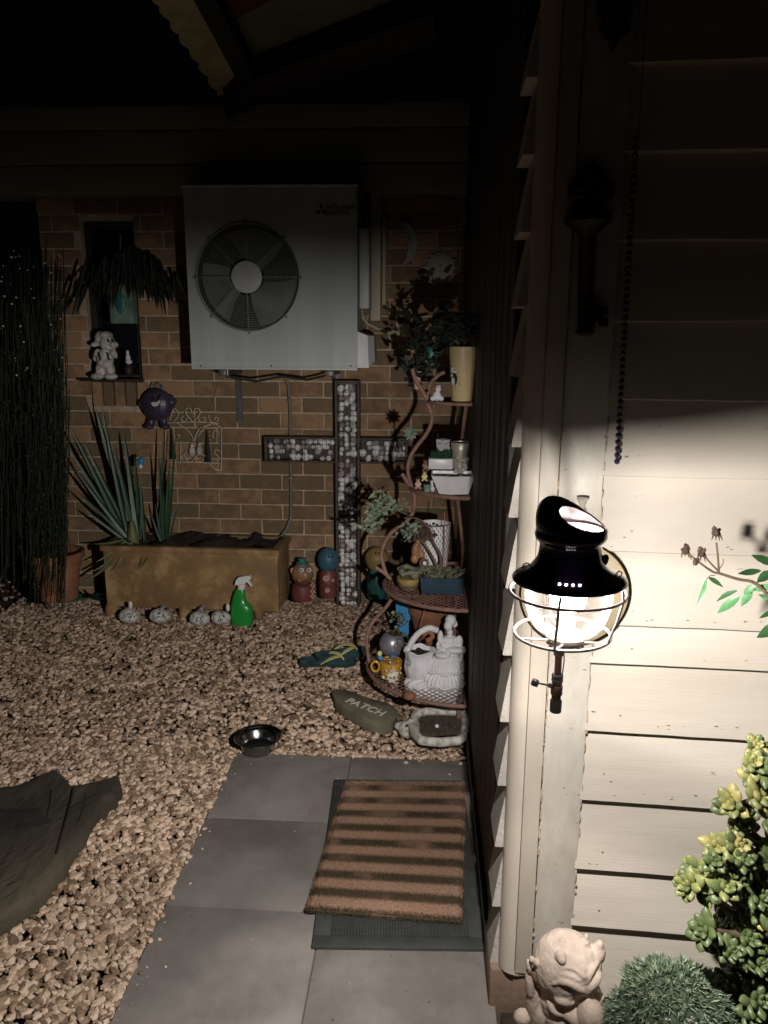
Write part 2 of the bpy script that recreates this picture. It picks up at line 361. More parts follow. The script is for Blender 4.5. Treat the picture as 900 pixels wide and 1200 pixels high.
# gravel: thousands of angular chips, one uncountable mass
import numpy as np
def gravel_build():
    rs = np.random.RandomState(3)
    bm = bmesh.new(); bmesh.ops.create_icosphere(bm, subdivisions=1, radius=1); bm.verts.index_update()
    bv = np.array([v.co[:] for v in bm.verts]); bf = np.array([[v.index for v in f.verts] for f in bm.faces]); bm.free()
    P = []
    edge = lambda y: XL
    def ok(x, y):
        return not (x > XL-.006 and y < YP[0]+.004) and not (x > .16)
    # three density zones
    def scatter(n, x0, x1, y0, y1, smin, smax, zr):
        c = 0
        while c < n:
            x = rs.uniform(x0, x1); y = rs.uniform(y0, y1)
            if ok(x, y):
                P.append((x, y, gz(y)-.016+rs.uniform(0, zr), rs.uniform(smin, smax)*(1 if rs.rand() > .12 else 1.3))); c += 1
    scatter(17500, -2.0, XL, .95, 2.6, .0070, .0132, .015)
    scatter(22000, -2.3, .16, 2.6, 4.12, .0070, .0132, .017)
    scatter(900, -2.0, XL, .95, 2.6, .012, .017, .012)
    scatter(2200, -4.5, -2.2, 1.6, 4.6, .012, .018, .016)
    for i in range(1500):
        if i < 600: x, y = rs.uniform(XL, .16), YP[0]+abs(rs.normal(0, .018))+.004
        else: x, y = XL-.006-abs(rs.normal(0, .012)), rs.uniform(.95, 2.62)
        P.append((x, y, -.004+rs.uniform(0, .006), rs.uniform(.006, .012)))
    n = len(P); P = np.array(P)
    B = np.stack([bv*(1+rs.uniform(-.28, .28, (len(bv), 1))) for _ in range(40)])
    vi = B[rs.randint(0, 40, n)]
    sc3 = np.stack([rs.uniform(.8, 1.5, n), rs.uniform(.65, 1.0, n), rs.uniform(.4, .75, n)], 1)
    vi = vi*sc3[:, None, :]*P[:, 3][:, None, None]
    a = rs.uniform(0, 2*np.pi, n); t = rs.uniform(-.6, .6, n)
    ca, sa, ct, st = np.cos(a), np.sin(a), np.cos(t), np.sin(t)
    x, y, z = vi[..., 0], vi[..., 1], vi[..., 2]
    y2 = y*ct[:, None]-z*st[:, None]; z2 = y*st[:, None]+z*ct[:, None]
    x3 = x*ca[:, None]-y2*sa[:, None]; y3 = x*sa[:, None]+y2*ca[:, None]
    V = np.stack([x3, y3, z2], -1)+P[:, None, :3]
    Fc = (bf[None]+np.arange(n)[:, None, None]*len(bv)).reshape(-1, 3)
    me = bpy.data.meshes.new('gravel'); V = V.reshape(-1, 3)
    me.vertices.add(len(V)); me.vertices.foreach_set('co', V.astype(np.float32).ravel())
    me.loops.add(len(Fc)*3); me.loops.foreach_set('vertex_index', Fc.astype(np.int32).ravel())
    me.polygons.add(len(Fc)); me.polygons.foreach_set('loop_start', np.arange(0, len(Fc)*3, 3, dtype=np.int32))
    me.update(calc_edges=True); me.materials.append(m_gravel); me.shade_flat()
    o = bpy.data.objects.new('gravel', me); COL.objects.link(o); o['kind'] = 'stuff'; return o
gravel_build()
m = MB(); rg = random.Random(44)
for i in range(150):
    if i < 70: x, y = XL+abs(rg.gauss(0, .02)), rg.uniform(1.1, 2.6)
    elif i < 110: x, y = rg.uniform(XL, .17), YP[0]-abs(rg.gauss(0, .02))
    else: x, y = rg.uniform(XL, .17), rg.uniform(1.1, 2.6)
    r_ = rg.uniform(.0012, .0038) if i > 90 or rg.random() < .7 else rg.uniform(.006, .010); m.ball((x, y, r_*.5), (r_*rg.uniform(.8, 1.5), r_, r_*.6), 6, 4, Matrix.Rotation(rg.uniform(0, 3), 3, 'Z'))
tag(m.build('stray_pebbles', m_gravel, None, sm=False), kind='stuff')

# ------------------------------------------------------------------ brick wall at the back
bw = thing('brick_wall', (0, YB, 0), 'brown brick house wall at the back of the gravel, behind the white air conditioner', 'wall')
CO = .086; BL = .23; JT = .010; Z0 = F(380, 539.5, YB).z % CO; 
XW0 = F(70, 560, YB).x; XW1 = .20; XO = F(354, 530, YB).x
WX0 = F(106, 430, YB).x; WX1 = F(166, 430, YB).x; WZ0 = F(130, 447, YB).z; WZ1 = 2.12; WS = F(130, 476, YB).z
m = MB()                                                   # mortar bed, recessed, with the window opening left free
def mb_(x0, x1, z0, z1): m.box2((x0, YB+.009, z0), (x1, YB+.20, z1))
ZT = 2.35
mb_(XW0+.006, WX0, -.1, ZT); mb_(WX0, WX1, -.1, WZ0-.012); mb_(WX1, XW1, -.1, ZT); mb_(WX0, WX1, WZ1, ZT)
m.build('mortar', m_mortar, bw, sm=False)
variants = {}
def brick_mesh(L, H, k):
    key = (round(L, 3), round(H, 3), k)
    if key not in variants:
        q = MB(); r2 = random.Random(k*7+int(L*1000))
        bm = bmesh.new(); bmesh.ops.create_cube(bm, size=1)
        for v in bm.verts: v.co = Vector((v.co.x*(L-JT), v.co.y*.07, v.co.z*(H-JT)))+Vector((r2.uniform(-1, 1), 0, r2.uniform(-1, 1)))*.0016
        bmesh.ops.bevel(bm, geom=[e for e in bm.edges], offset=.003, segments=1, affect='EDGES')
        bm.verts.index_update(); q.add([v.co.copy() for v in bm.verts], [tuple(v.index for v in f.verts) for f in bm.faces]); bm.free()
        variants[key] = q.mesh('brick', m_brick, sm=False)
    return variants[key]
bl = []
row = -1
while True:
    zc = Z0 + (row+.5)*CO
    if zc > ZT-.03: break
    par = int(round((F(380, 539.5, YB).z-Z0)/CO)) - row
    off = XO + (.12 if par % 2 == 0 else 0) + .003
    k0 = math.floor((XW0-off)/.24)-1
    x = off + k0*.24
    while x < XW1:
        a, b = max(x, XW0), min(x+.24, XW1); x += .24
        segs = [(a, b)]
        if WS-.02 < zc < WZ0-.004: segs = [(a, min(b, WX0)), (max(a, WX1+.03), b)]
        elif WZ0-.03 < zc < WZ1: segs = [(a, min(b, WX0)), (max(a, WX1), b)]
        for a2, b2 in segs:
            if b2-a2 > .035: bl.append((zc, a2, b2))
    row += 1
parts = sorted(bl, key=lambda t: (t[0] > 1.55, abs(t[0]-.9)))
solo = set(parts[:275])
rest = MB()
for i, t in enumerate(bl):
    zc, a, b = t; c = ((a+b)/2, YB+.035-rnd.uniform(-.0015, .0015), zc)
    if t in solo: inst('brick', brick_mesh(b-a, CO, i % 6), bw, Matrix.Translation(c) @ Matrix.Rotation(R(rnd.uniform(-.35, .35)), 4, 'Y'))
    else: rest.box(c, ((b-a-JT)/2, .035, (CO-JT)/2))
o = rest.build('brickwork', m_brick, bw, sm=False); o['kind'] = 'stuff'
nb = 0; x = WX0-.0; step = (WX1+.03-WX0)/5
sillm = brick_mesh(step, WZ0-WS+.006, 91)
for i in range(5):
    inst('sill_brick', sillm, bw, Matrix.Translation((WX0+step*(i+.5), YB+.02, (WZ0+WS)/2)))
# window
wn = thing('window', ((WX0+WX1)/2, YB+.06, WZ0), 'dark unlit narrow window in the brick wall behind the seated garden figure', 'window')
m = MB(); fr = .035
m.box2((WX0, YB+.05, WZ0), (WX0+fr, YB+.10, WZ1), .003); m.box2((WX1-fr, YB+.05, WZ0), (WX1, YB+.10, WZ1), .003)
m.box2((WX0+fr, YB+.05, WZ0), (WX1-fr, YB+.10, WZ0+fr), .003); m.box2((WX0+fr, YB+.05, WZ1-fr), (WX1-fr, YB+.10, WZ1), .003)
m.build('frame', m_dark, wn); m = MB(); m.box2((WX0+fr, YB+.078, WZ0+fr), (WX1-fr, YB+.083, WZ1-fr)); m.build('pane', m_glassd, wn)
m = MB(); m.box2((WX0-.03, YB-.09, WZ0+.004), (WX1+.01, YB+.05, WZ0+.018), .003); m.build('ledge', m_dark, wn)

# eave fascia above the wall
ea = thing('eave_fascia', (0, YB-.12, 2.2), 'pale painted timber fascia boards along the top of the brick wall', 'fascia')
zs = [F(300, y, YB-.10).z for y in (225, 192, 152, 123)]
for i in range(3):
    m = MB(); y0 = YB-.10-.012*i; m.box2((XW0-1.2, y0, zs[i]+.003), (.18, YB+.15, zs[i+1]-.003), .004); m.build('fascia_board', m_eave, ea)
m = MB(); m.box2((XW0-1.2, YB-.05, zs[0]+.0), (.175, YB+.12, zs[3]-.004)); m.build('backing_board', m_eave, ea)

# porch roof pieces overhead
pr = thing('porch_roof', (-.4, 3.5, 2.6), 'sloping porch roof corner with cream edge board and dark rafters overhead', 'roof')
ZR = 2.62
def roofstrip(name, pxs, z0, th, mt):
    m = MB(); pts = [G(x, y, z0) for x, y in pxs]; m.extr(pts, (0, 0, th)); return m.build(name, mt, pr, sm=False)
e = []
N_ = 22
L0, L1 = Vector((174, -8)), Vector((256, 113)); R0, R1 = Vector((222, -8)), Vector((284, 104))
for i in range(N_+1):
    t = i/N_; p = L0.lerp(L1, t); e.append((p.x+(3.2 if i % 3 == 0 else -1.5)+rnd.uniform(-1, 1), p.y))
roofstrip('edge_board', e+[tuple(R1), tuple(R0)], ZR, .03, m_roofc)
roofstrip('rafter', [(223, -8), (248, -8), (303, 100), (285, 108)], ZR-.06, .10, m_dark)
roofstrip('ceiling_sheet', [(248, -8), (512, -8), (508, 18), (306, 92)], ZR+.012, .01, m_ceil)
roofstrip('rust_strip', [(249, -6), (330, -6), (278, 22), (262, 22)], ZR+.002, .009, m_rust)
roofstrip('beam', [(262, 124), (266, 140), (306, 122), (512, 48), (508, 16), (300, 92)], ZR-.08, .07, m_dark)

# ------------------------------------------------------------------ near house: side wall, corner, weatherboards
sw = thing('house_side_wall', (.2, 2.8, 0), 'dark timber clad side wall of the house running beside the doormat to the brick wall', 'wall')
ys = [1.62+i*(YB-1.62)/16 for i in range(17)]
for i in range(16):
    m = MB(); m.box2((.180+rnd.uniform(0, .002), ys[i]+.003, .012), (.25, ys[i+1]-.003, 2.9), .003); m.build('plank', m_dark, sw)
m = MB(); m.box2((.168, 1.64, .0), (.186, YB-.01, .07), .004); m.build('skirting', m_dark, sw)
m = MB(); m.box2((.200, 1.63, .0), (.27, YB, 2.9)); m.build('backing', m_void, sw)
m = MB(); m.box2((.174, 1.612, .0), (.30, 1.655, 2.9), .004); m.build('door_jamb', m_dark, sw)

nw = thing('weatherboard_wall', CORNER, 'cream painted weatherboard house wall at the right lit by the lamp', 'wall')
Mw = Matrix((( WU.x, -WN.x, 0, CORNER.x), (WU.y, -WN.y, 0, CORNER.y), (0, 0, 1, 0), (0, 0, 0, 1)))   # local x along wall, y into wall, z up
def wl(vs): return [Mw @ Vector(v) for v in vs]
def board(parent, x0, x1, z0, z1, mt, T=.025, name='weatherboard', frame=Mw, seed=0):
    n = 26; r2 = random.Random(seed*13+5); vs = []; fs = []
    for i in range(n+1):
        x = x0+(x1-x0)*i/n; j = (noise.noise(Vector((x*9, seed*3.1, 0)))*.0016)+r2.uniform(-.0003, .0003)
        prof = [(-T, z0+j+.002), (-T+.002, z0+j), (.004, z0+j+.0005), (.004, z1), (-.0015, z1), (-T*.55, (z0*.45+z1*.55))]
        vs += [(x, y, z) for y, z in prof]
    k = 6
    for i in range(n):
        for q in range(k): fs.append((i*k+q, i*k+(q+1) % k, (i+1)*k+(q+1) % k, (i+1)*k+q))
    fs += [tuple(range(k))[::-1], tuple(n*k+q for q in range(k))]
    m = MB(); m.add([frame @ Vector(v) for v in vs], fs); return m.build(name, mt, parent, ang=25)
lines = [-100, -12, 77, 180, 283, 377, 468, 557, 645, 731, 776, 856, 937, 1018, 1085, 1165, 1250, 1340]
zl = [PW(700, y, .018).z for y in lines]
UB = UW(704, 600, .02)
for i in range(len(lines)-2):
    board(nw, UB-.004, 1.25, zl[i+1], zl[i]+.012, m_board, seed=i)
m = MB(); m.add(wl([(UB-.05, .006, zl[-1]-.3), (1.3, .006, zl[-1]-.3), (1.3, .006, 2.6), (UB-.05, .006, 2.6), (UB-.05, .06, zl[-1]-.3), (1.3, .06, zl[-1]-.3), (1.3, .06, 2.6), (UB-.05, .06, 2.6)]),
    [(0,1,2,3),(4,7,6,5),(0,4,5,1),(3,2,6,7),(0,3,7,4),(1,5,6,2)]); m.build('sheathing', m_void, nw, sm=False)
ZB = PW(598, 1140, .03).z
UG1, UG2 = UW(630, 600, .034), UW(653, 600, .03)
def wbox(name, u0, u1, o0, o1, z0, z1, mt, parent=nw, bev=.002):
    m = MB(); c = Vector(((u0+u1)/2, -(o0+o1)/2, (z0+z1)/2)); m.box(c, ((u1-u0)/2, (o1-o0)/2, (z1-z0)/2), None, bev); m.xf(Mw); return m.build(name, mt, parent)
wbox('corner_board', UG2+.001, UB, -.01, .023, ZB-.0, 2.6, m_corner)
wbox('cover_strip', UG1+.0008, UG2-.0012, -.01, .030, ZB, 2.6, m_trim)
m = MB(); q = [(UG1-.0008, .012), (UG1-.0008, -.035)]
rr_ = UG1-.0008
for k in range(10):
    a = R(90*k/9); q.append((rr_-.0-(.034)*math.sin(a)*1.0, -.035+.034*(1-math.cos(a))))
q.append((rr_-.034, .012))
m.prism(q, ZB, 2.6); m.xf(Mw); m.build('quarter_round', m_trim, nw)
m = MB()                                                   # cracked filler along the joints
for (u, off, zz0, zz1) in ((UB+.001, .0225, .1, 2.2), (UG2, .0295, .1, 2.2)):
    z = zz0
    while z < zz1:
        h = rnd.uniform(.006, .03)
        if rnd.random() < (.75 if u > UG2 else .4):
            m.ball((u+rnd.uniform(-.001, .0015), -off, z), (rnd.uniform(.0012, .003), .0016, h*.6), 6, 4)
        z += h+rnd.uniform(0, .02)
m.xf(Mw); tag(m.build('cracked_filler', m_caulk, nw), kind='stuff')
m = MB()
for (x, y) in ((740, 623), (742, 716), (740, 760), (727, 838), (706, 998), (702, 1066), (772, 500), (716, 915), (748, 534)):
    p = PW(x, y, .0235 if y != 534 else .02); m.ball(p, (.0022, .0012, .0022), 8, 4)
m.build('nail_head', m_caulk, nw)
m = MB(); rc = random.Random(77)
for i in range(90):
    li = rc.choice(lines[8:15]) if rc.random() < .6 else rc.uniform(460, 1100); x = rc.uniform(705, 900) if rc.random() < .6 else rc.uniform(632, 700)
    p = PW(x, li-rc.uniform(1, 6), .024); s_ = rc.uniform(.0008, .0028)
    m.add([p+WU*s_*a+UP*s_*b*rc.uniform(.5, 1) for a, b in ((-1.6, 0), (-.6, .6), (.8, .5), (1.7, -.1), (.3, -.6), (-.9, -.5))], [(0, 1, 2, 3, 4, 5)])
tag(m.build('paint_chips', m_plinth, nw, sm=False), kind='stuff')
lines2 = [0, 90, 181, 272, 359, 442, 525, 607, 690, 769, 847, 922, 994, 1064, 1133]
Msd = Matrix(((0, 1, 0, .193), (-1, 0, 0, 1.612), (0, 0, 1, 0), (0, 0, 0, 1)))    # side strip: local x along -Y, y into +X
z2 = [F(604, y, 1.5).z for y in lines2]
for i in range(len(z2)-1):
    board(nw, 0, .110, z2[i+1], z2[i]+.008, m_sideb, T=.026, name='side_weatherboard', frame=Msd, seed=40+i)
m = MB(); m.box2((.196, 1.505, .05), (.23, 1.63, 2.6)); m.build('side_sheathing', m_void, nw)
# plinth below the corner
m = MB(); m.box2((.166, 1.52-.04, -.05), (.60, 1.64, ZB-.004), .006); m.xf(Matrix.Identity(4)); m.build('plinth', m_plinth, nw)
m = MB()
for k in range(2, 14):
    m.ball((.168+.03*k+rnd.uniform(-.01, .01), 1.478, ZB-.008), (rnd.uniform(.012, .024), .008, rnd.uniform(.004, .009)), 8, 5)
tag(m.build('mortar_smear', m_caulk, nw), kind='stuff')
# ------------------------------------------------------------------ pressure lantern hung at the corner
YL = .92; KL = .92/1.19
def LP(x, y, Y=YL): return F(x, y, Y)
lc = LP(667, 679); LX, LZ = lc.x, lc.z
sL = S(667, 690, YL)
lamp = thing('hanging_lantern', (LX, YL, LZ), 'lit black enamel pressure lantern with wire cage hanging at the house corner', 'lantern')
TL = Matrix.Rotation(R(-1), 3, 'Y')
O = Vector((LX, YL, LZ))
rim = 65*sL
prof = [(1.0, 0), (1.012, .025), (1.0, .05), (.93, .09), (.82, .135), (.72, .20), (.63, .30), (.575, .42), (.55, .54), (.54, .66), (.56, .71), (.615, .76), (.635, .83), (.62, .90), (.57, .94)]
m = MB(); m.lathe([(r*rim, z*rim) for r, z in prof], O, 56, TL); 
m.build('hood', m_enamel, lamp, ang=60)
prof2 = [(.985, .012), (.90, .070), (.79, .115), (.68, .19), (.59, .29), (.53, .42), (.50, .66), (.54, .80), (.55, .93)]
m = MB(); m.lathe([(r*rim, z*rim) for r, z in prof2], O, 56, TL); m.build('hood_lining', m_lining, lamp, ang=60)
m = MB(); m.lathe([((1.012)*rim, 0), ((.985)*rim, .012*rim)], O, 56, TL); m.build('rim_edge', m_enamel, lamp)
# cap: leaning dome with a crescent vent facing right and front
od = Vector((.60, -.80, .30)).normalized()
def cap(rad, off, name, mt):
    m = MB(); n, k = 144, 60; vs = []; fs = []
    def pt(i, j):
        th = (math.pi/2)*(1-j/k); a = 2*math.pi*i/n
        d = Vector((math.sin(th)*math.cos(a), math.sin(th)*math.sin(a), math.cos(th)))
        zz = d.z*1.02; return d, Vector((d.x-.24*zz+.02, d.y, zz))
    keep = {}
    for j in range(k+1):
        for i in range(n):
            d, p = pt(i, j); vs.append(O+TL@Vector((p.x*rad, p.y*rad, .93*rim+p.z*rad*(.80-.38*p.x)+off)))
    def hole(i, j):
        d, p = pt(i+.5, j+.5); a = math.atan2(d.y, d.x)-math.atan2(od.y, od.x)
        a = (a+math.pi) % (2*math.pi)-math.pi
        el = math.asin(max(-1, min(1, d.z)))
        return (a/R(64))**2+((el-R(38)+.12*a)/R(27))**2 < 1
    for j in range(k):
        for i in range(n):
            if not hole(i, j): fs.append((j*n+i, j*n+(i+1) % n, (j+1)*n+(i+1) % n, (j+1)*n+i))
    m.add(vs, fs); return m.build(name, mt, lamp, ang=60)
cap(.62*rim, 0, 'vent_cap', m_enamel); cap(.595*rim, -.001, 'vent_lining', m_ventlin)
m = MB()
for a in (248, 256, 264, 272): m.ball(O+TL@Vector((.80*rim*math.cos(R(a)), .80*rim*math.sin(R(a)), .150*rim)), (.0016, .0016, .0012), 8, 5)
GLOWB = m
# wing knobs, hinge wire, rivets
m = MB(); p = LP(708, 657, YL-.01); m.ball(p, (.007*KL, .005*KL, .011*KL), 12, 8, Matrix.Rotation(R(20), 3, 'Y')); m.tube([p, p+Vector((-.012, 0, -.002))*KL], .003*KL); m.build('wing_knob', m_enamel, lamp)
m = MB(); pts = [LP(x, y, YL-.012) for x, y in ((706, 668), (712, 673), (722, 676), (728, 675), (729, 671), (725, 669), (722, 673), (725, 679))]; m.tube(pts, .0012*KL, 6); m.build('hinge_wire', m_gunmetal, lamp)
m = MB(); p = LP(617, 664, YL); pts = [p+Vector((math.cos(a)*.006, 0, math.sin(a)*.006))*KL for a in [i*math.pi/6 for i in range(8)]]; m.tube(pts, .0012*KL, 6); m.build('bail_hook', m_gunmetal, lamp)
# glass bowl
gm = bpy.data.materials.new('clear_glass'); gm.use_nodes = True; nt = gm.node_tree; nt.nodes.remove(nt.nodes['Principled BSDF'])
tr = nt.nodes.new('ShaderNodeBsdfTransparent'); tr.inputs[0].default_value = (.80, .81, .84, 1); gl = nt.nodes.new('ShaderNodeBsdfGlossy'); gl.inputs['Roughness'].default_value = .6
fr_ = nt.nodes.new('ShaderNodeFresnel'); fr_.inputs[0].default_value = 1.22; mx = nt.nodes.new('ShaderNodeMixShader')
nt.links.new(fr_.outputs[0], mx.inputs[0]); nt.links.new(tr.outputs[0], mx.inputs[1]); nt.links.new(gl.outputs[0], mx.inputs[2]); tl_ = nt.nodes.new('ShaderNodeBsdfTranslucent'); tl_.inputs[0].default_value = (.85, .83, .8, 1); ns_ = nt.nodes.new('ShaderNodeTexNoise'); ns_.inputs['Scale'].default_value = 60; mr2 = nt.nodes.new('ShaderNodeMapRange'); mr2.inputs['To Min'].default_value = 0; mr2.inputs['To Max'].default_value = .055
nt.links.new(ns_.outputs[0], mr2.inputs[0]); mx2 = nt.nodes.new('ShaderNodeMixShader'); nt.links.new(mr2.outputs[0], mx2.inputs[0]); nt.links.new(mx.outputs[0], mx2.inputs[1]); nt.links.new(tl_.outputs[0], mx2.inputs[2]); nt.links.new(mx2.outputs[0], nt.nodes['Material Output'].inputs[0])
m = MB(); m.lathe([(r*rim, z*rim) for r, z in ((.70, .10), (.76, -.1), (.78, -.3), (.76, -.5), (.70, -.70), (.60, -.88), (.44, -.99), (.36, -1.04))], O, 48, TL, fn=lambda v, a: v+Vector((0, 0, 0)))
m.build('glass_bowl', gm, lamp)
# burner, mantle
m = MB(); m.lathe([(0, -1.02*rim), (.32*rim, -1.02*rim), (.37*rim, -1.06*rim), (.37*rim, -1.14*rim), (.32*rim, -1.20*rim), (.16*rim, -1.26*rim), (0, -1.26*rim)], O, 40)
m.build('burner_plate', m_alu, lamp)
m = MB(); m.lathe([(.16*rim, -1.02*rim), (.15*rim, -.75*rim), (.12*rim, -.62*rim), (0, -.60*rim)], O, 24); m.build('burner_nozzle', m_lining, lamp)
m = MB()
for k in range(14):
    a = 2*math.pi*k/14; m.ball(O+Vector((.31*rim*math.cos(a), .31*rim*math.sin(a), -1.215*rim)), .0027, 8, 5)
m.build('air_holes', m_copper, lamp)
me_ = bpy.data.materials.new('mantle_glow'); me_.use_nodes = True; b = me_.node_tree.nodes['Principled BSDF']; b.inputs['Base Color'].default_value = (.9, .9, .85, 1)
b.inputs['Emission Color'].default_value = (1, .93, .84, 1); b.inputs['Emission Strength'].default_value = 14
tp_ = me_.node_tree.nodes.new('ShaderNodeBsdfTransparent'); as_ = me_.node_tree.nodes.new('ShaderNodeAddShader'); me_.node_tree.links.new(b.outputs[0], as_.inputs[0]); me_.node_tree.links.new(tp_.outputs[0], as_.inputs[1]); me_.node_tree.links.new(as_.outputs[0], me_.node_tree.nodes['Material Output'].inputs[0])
m = MB(); m.lathe([(0, -.62*rim), (.16*rim, -.60*rim), (.30*rim, -.48*rim), (.34*rim, -.32*rim), (.30*rim, -.12*rim), (.22*rim, .02*rim), (.16*rim, .06*rim)], O, 24); m.build('mantle', me_, lamp)
GLOWB.build('brim_glow_beads', me_, lamp)['kind'] = 'stuff'  # glowing beads added on the unpierced brim, imitating light leaking through the hood
ld = bpy.data.lights.new('lantern_light', 'POINT'); ld.energy = LAMP_POWER; ld.color = (1, .93, .855); ld.shadow_soft_size = .0105; ld.use_nodes = True
n_ = ld.node_tree; em = n_.nodes['Emission']; lf = n_.nodes.new('ShaderNodeLightFalloff'); lf.inputs['Strength'].default_value = 1; lf.inputs['Smooth'].default_value = 1.0
n_.links.new(lf.outputs['Quadratic'], em.inputs['Strength'])
lo = bpy.data.objects.new('lantern_light', ld); COL.objects.link(lo); lo.parent = lamp; lo.location = Vector((-.004, 0, -.13*rim))
# wire cage
def ring(cx, cz, r, z_off, y_off=0, rx=1.0, wr=.0021, name='cage_ring', dz=0):
    m = MB(); pts = [O+TL@Vector((cx+r*rx*math.cos(a), y_off+r*math.sin(a), z_off)) for a in [2*math.pi*i/64 for i in range(64)]]
    m.tube(pts, wr, 8, closed=True); return m.build(name, m_cage, lamp)
ring(-.02*rim, 0, 1.03*rim, -.22*rim); ring(-.09*rim, 0, .86*rim, -1.02*rim)
for i, a in enumerate((200, 252, 325, 95)):
    c, s_ = math.cos(R(a)), math.sin(R(a))
    pts = [O+TL@Vector((c*rim*.99, s_*rim*.99, -.02*rim)), O+TL@Vector((-.02*rim+c*rim*1.03, s_*rim*1.03, -.22*rim)), O+TL@Vector((-.05*rim+c*rim*.97, s_*rim*.97, -.6*rim)), O+TL@Vector((-.09*rim+c*rim*.86, s_*rim*.86, -1.02*rim))]
    if i > 0: m = MB(); m.tube(pts, .0018, 8); m.build('cage_wire', m_cage, lamp)
    m = MB(); m.tube([pts[-1], O+Vector((c*.34*rim, s_*.34*rim, -1.12*rim))], .0014, 8); m.build('cage_spoke', m_cage, lamp)
m = MB(); q_ = .24*rim
for a in (230, 320, 20, 150):                               # inner glass support wires
    c, s_ = math.cos(R(a)), math.sin(R(a)); m.tube([O+TL@Vector((c*rim*r, s_*rim*r, z*rim)) for r, z in ((.82, .0), (.83, -.3), (.80, -.52), (.72, -.74), (.56, -.92), (.40, -1.04))], .0007, 6)
m.build('globe_wire', m_cage, lamp)['kind'] = 'stuff'
# reflector dish behind
YD = 1.425; dc = LP(674, 697, YD); dr = 62*S(674, 697, YD)
RD = Matrix.Rotation(R(90), 3, 'X')
m = MB(); m.lathe([(0.0, .010), (.5*dr, .008), (.55*dr, .004), (.72*dr, .002), (.74*dr, -.001), (.80*dr, -.002), (.83*dr, .0005), (.90*dr, -.004), (.97*dr, -.010), (dr, -.008), (dr*1.004, -.004), (.90*dr, .002), (.5*dr, .013), (0, .015)], dc, 64, RD)
m.build('reflector_dish', m_dish, lamp, ang=50)
m = MB(); m.tube([dc+Vector((0, .0, 0)), Vector((LX, YL+.08, LZ+.03))], .003); m.build('reflector_strut', m_alu, lamp)
# fuel tube, collar, valve
def cyl(name, y0, y1, r, mt, x0=655, rs=None):
    a, b_ = LP(x0, y0), LP(x0-(y1-y0)*.045, y1); m = MB(); m.tube([a, b_], r, 24); return m.build(name, mt, lamp)
A = LP(655.5, 755); Bx = A.x
def seg(name, y0, y1, r, mt):
    z0, z1 = LP(655, y0).z, LP(655, y1).z; m = MB(); m.lathe([(0, z0), (r*.9, z0), (r, z0-.001), (r, z1+.001), (r*.9, z1), (0, z1)], Vector((Bx, YL, 0)), 24); m.build(name, mt, lamp)
seg('throat', 755, 768, .0085*KL, m_alu)
seg('fuel_tube', 766, 792, .0058*KL, m_copper)
seg('collar', 790, 795, .0095*KL, m_gunmetal); seg('collar', 795.5, 799, .0098*KL, m_gunmetal); seg('collar', 800, 803, .0085*KL, m_brass)
seg('valve_body', 803, 814, .0098*KL, m_brass); seg('valve_neck', 814, 820, .0078*KL, m_brass); seg('hose_nut', 820, 834, .0098*KL, m_gunmetal)
m = MB(); a, b_ = Vector((Bx, YL, LP(655, 805).z)), LP(627, 800, YL-.01); m.tube([a, a.lerp(b_, .35)], .0032, 10); m.tube([a.lerp(b_, .3), b_], .0013, 8); m.build('valve_rod', m_gunmetal, lamp)
m = MB(); m.box(b_, (.0043, .0035, .0043), Matrix.Rotation(R(20), 3, 'Y'), .0012); m.build('valve_knob', m_gunmetal, lamp)
m = MB(); m.tube([LP(661, 758), LP(661, 775), LP(659, 790)], .0008, 6); m.build('pricker_wire', m_brass, lamp)
# hanger on the wall
hk = thing('wall_hook', PW(684, 585, .03), 'small grey bell-shaped hook fixed to the corner board above the lantern', 'hook')
p = PW(683, 584, .045); m = MB(); m.lathe([(.012, .0), (.010, -.004), (.005, -.014), (.004, -.022), (0, -.024)], p, 20, cap=False); m.ball(p, (.012, .012, .002)); m.build('bell', m_alu, hk)
m = MB(); q = O+Vector((0, .0, 1.95*rim)); m.tube([PW(683, 592, .02), p+Vector((0, 0, -.02)), p+Vector((-.004, -.04, -.026)), Vector((LX+.004, YL+.05, p.z-.035)), O+Vector((0, .02, 1.0*rim))], .0028, 8); m.build('arm', m_gunmetal, hk)
# ------------------------------------------------------------------ air conditioner
YA = 3.79
ac = thing('air_conditioner', F(320, 432, YA), 'white outdoor air conditioner unit with round fan grille mounted high on the brick wall', 'air conditioner')
ax0, ax1 = F(219.5, 325, YA).x, F(418.5, 325, YA).x; az0, az1 = F(320, 432.5, YA).z, F(320, 219, YA).z
gc = F(290, 325, YA); gr = 60*S(290, 325, YA)
m = MB(); n = 96                                           # front panel with a real round opening
ci = []; ou = []
for i in range(n):
    a = 2*math.pi*(i+.5)/n; c, s_ = math.cos(a), math.sin(a)
    ci.append(Vector((gc.x+gr*c, YA, gc.z+gr*s_)))
    t = min([(ax1-gc.x)/c if c > 0 else 1e9, (ax0-gc.x)/c if c < 0 else 1e9, (az1-gc.z)/s_ if s_ > 0 else 1e9, (az0-gc.z)/s_ if s_ < 0 else 1e9])
    ou.append(Vector((gc.x+t*c, YA, gc.z+t*s_)))
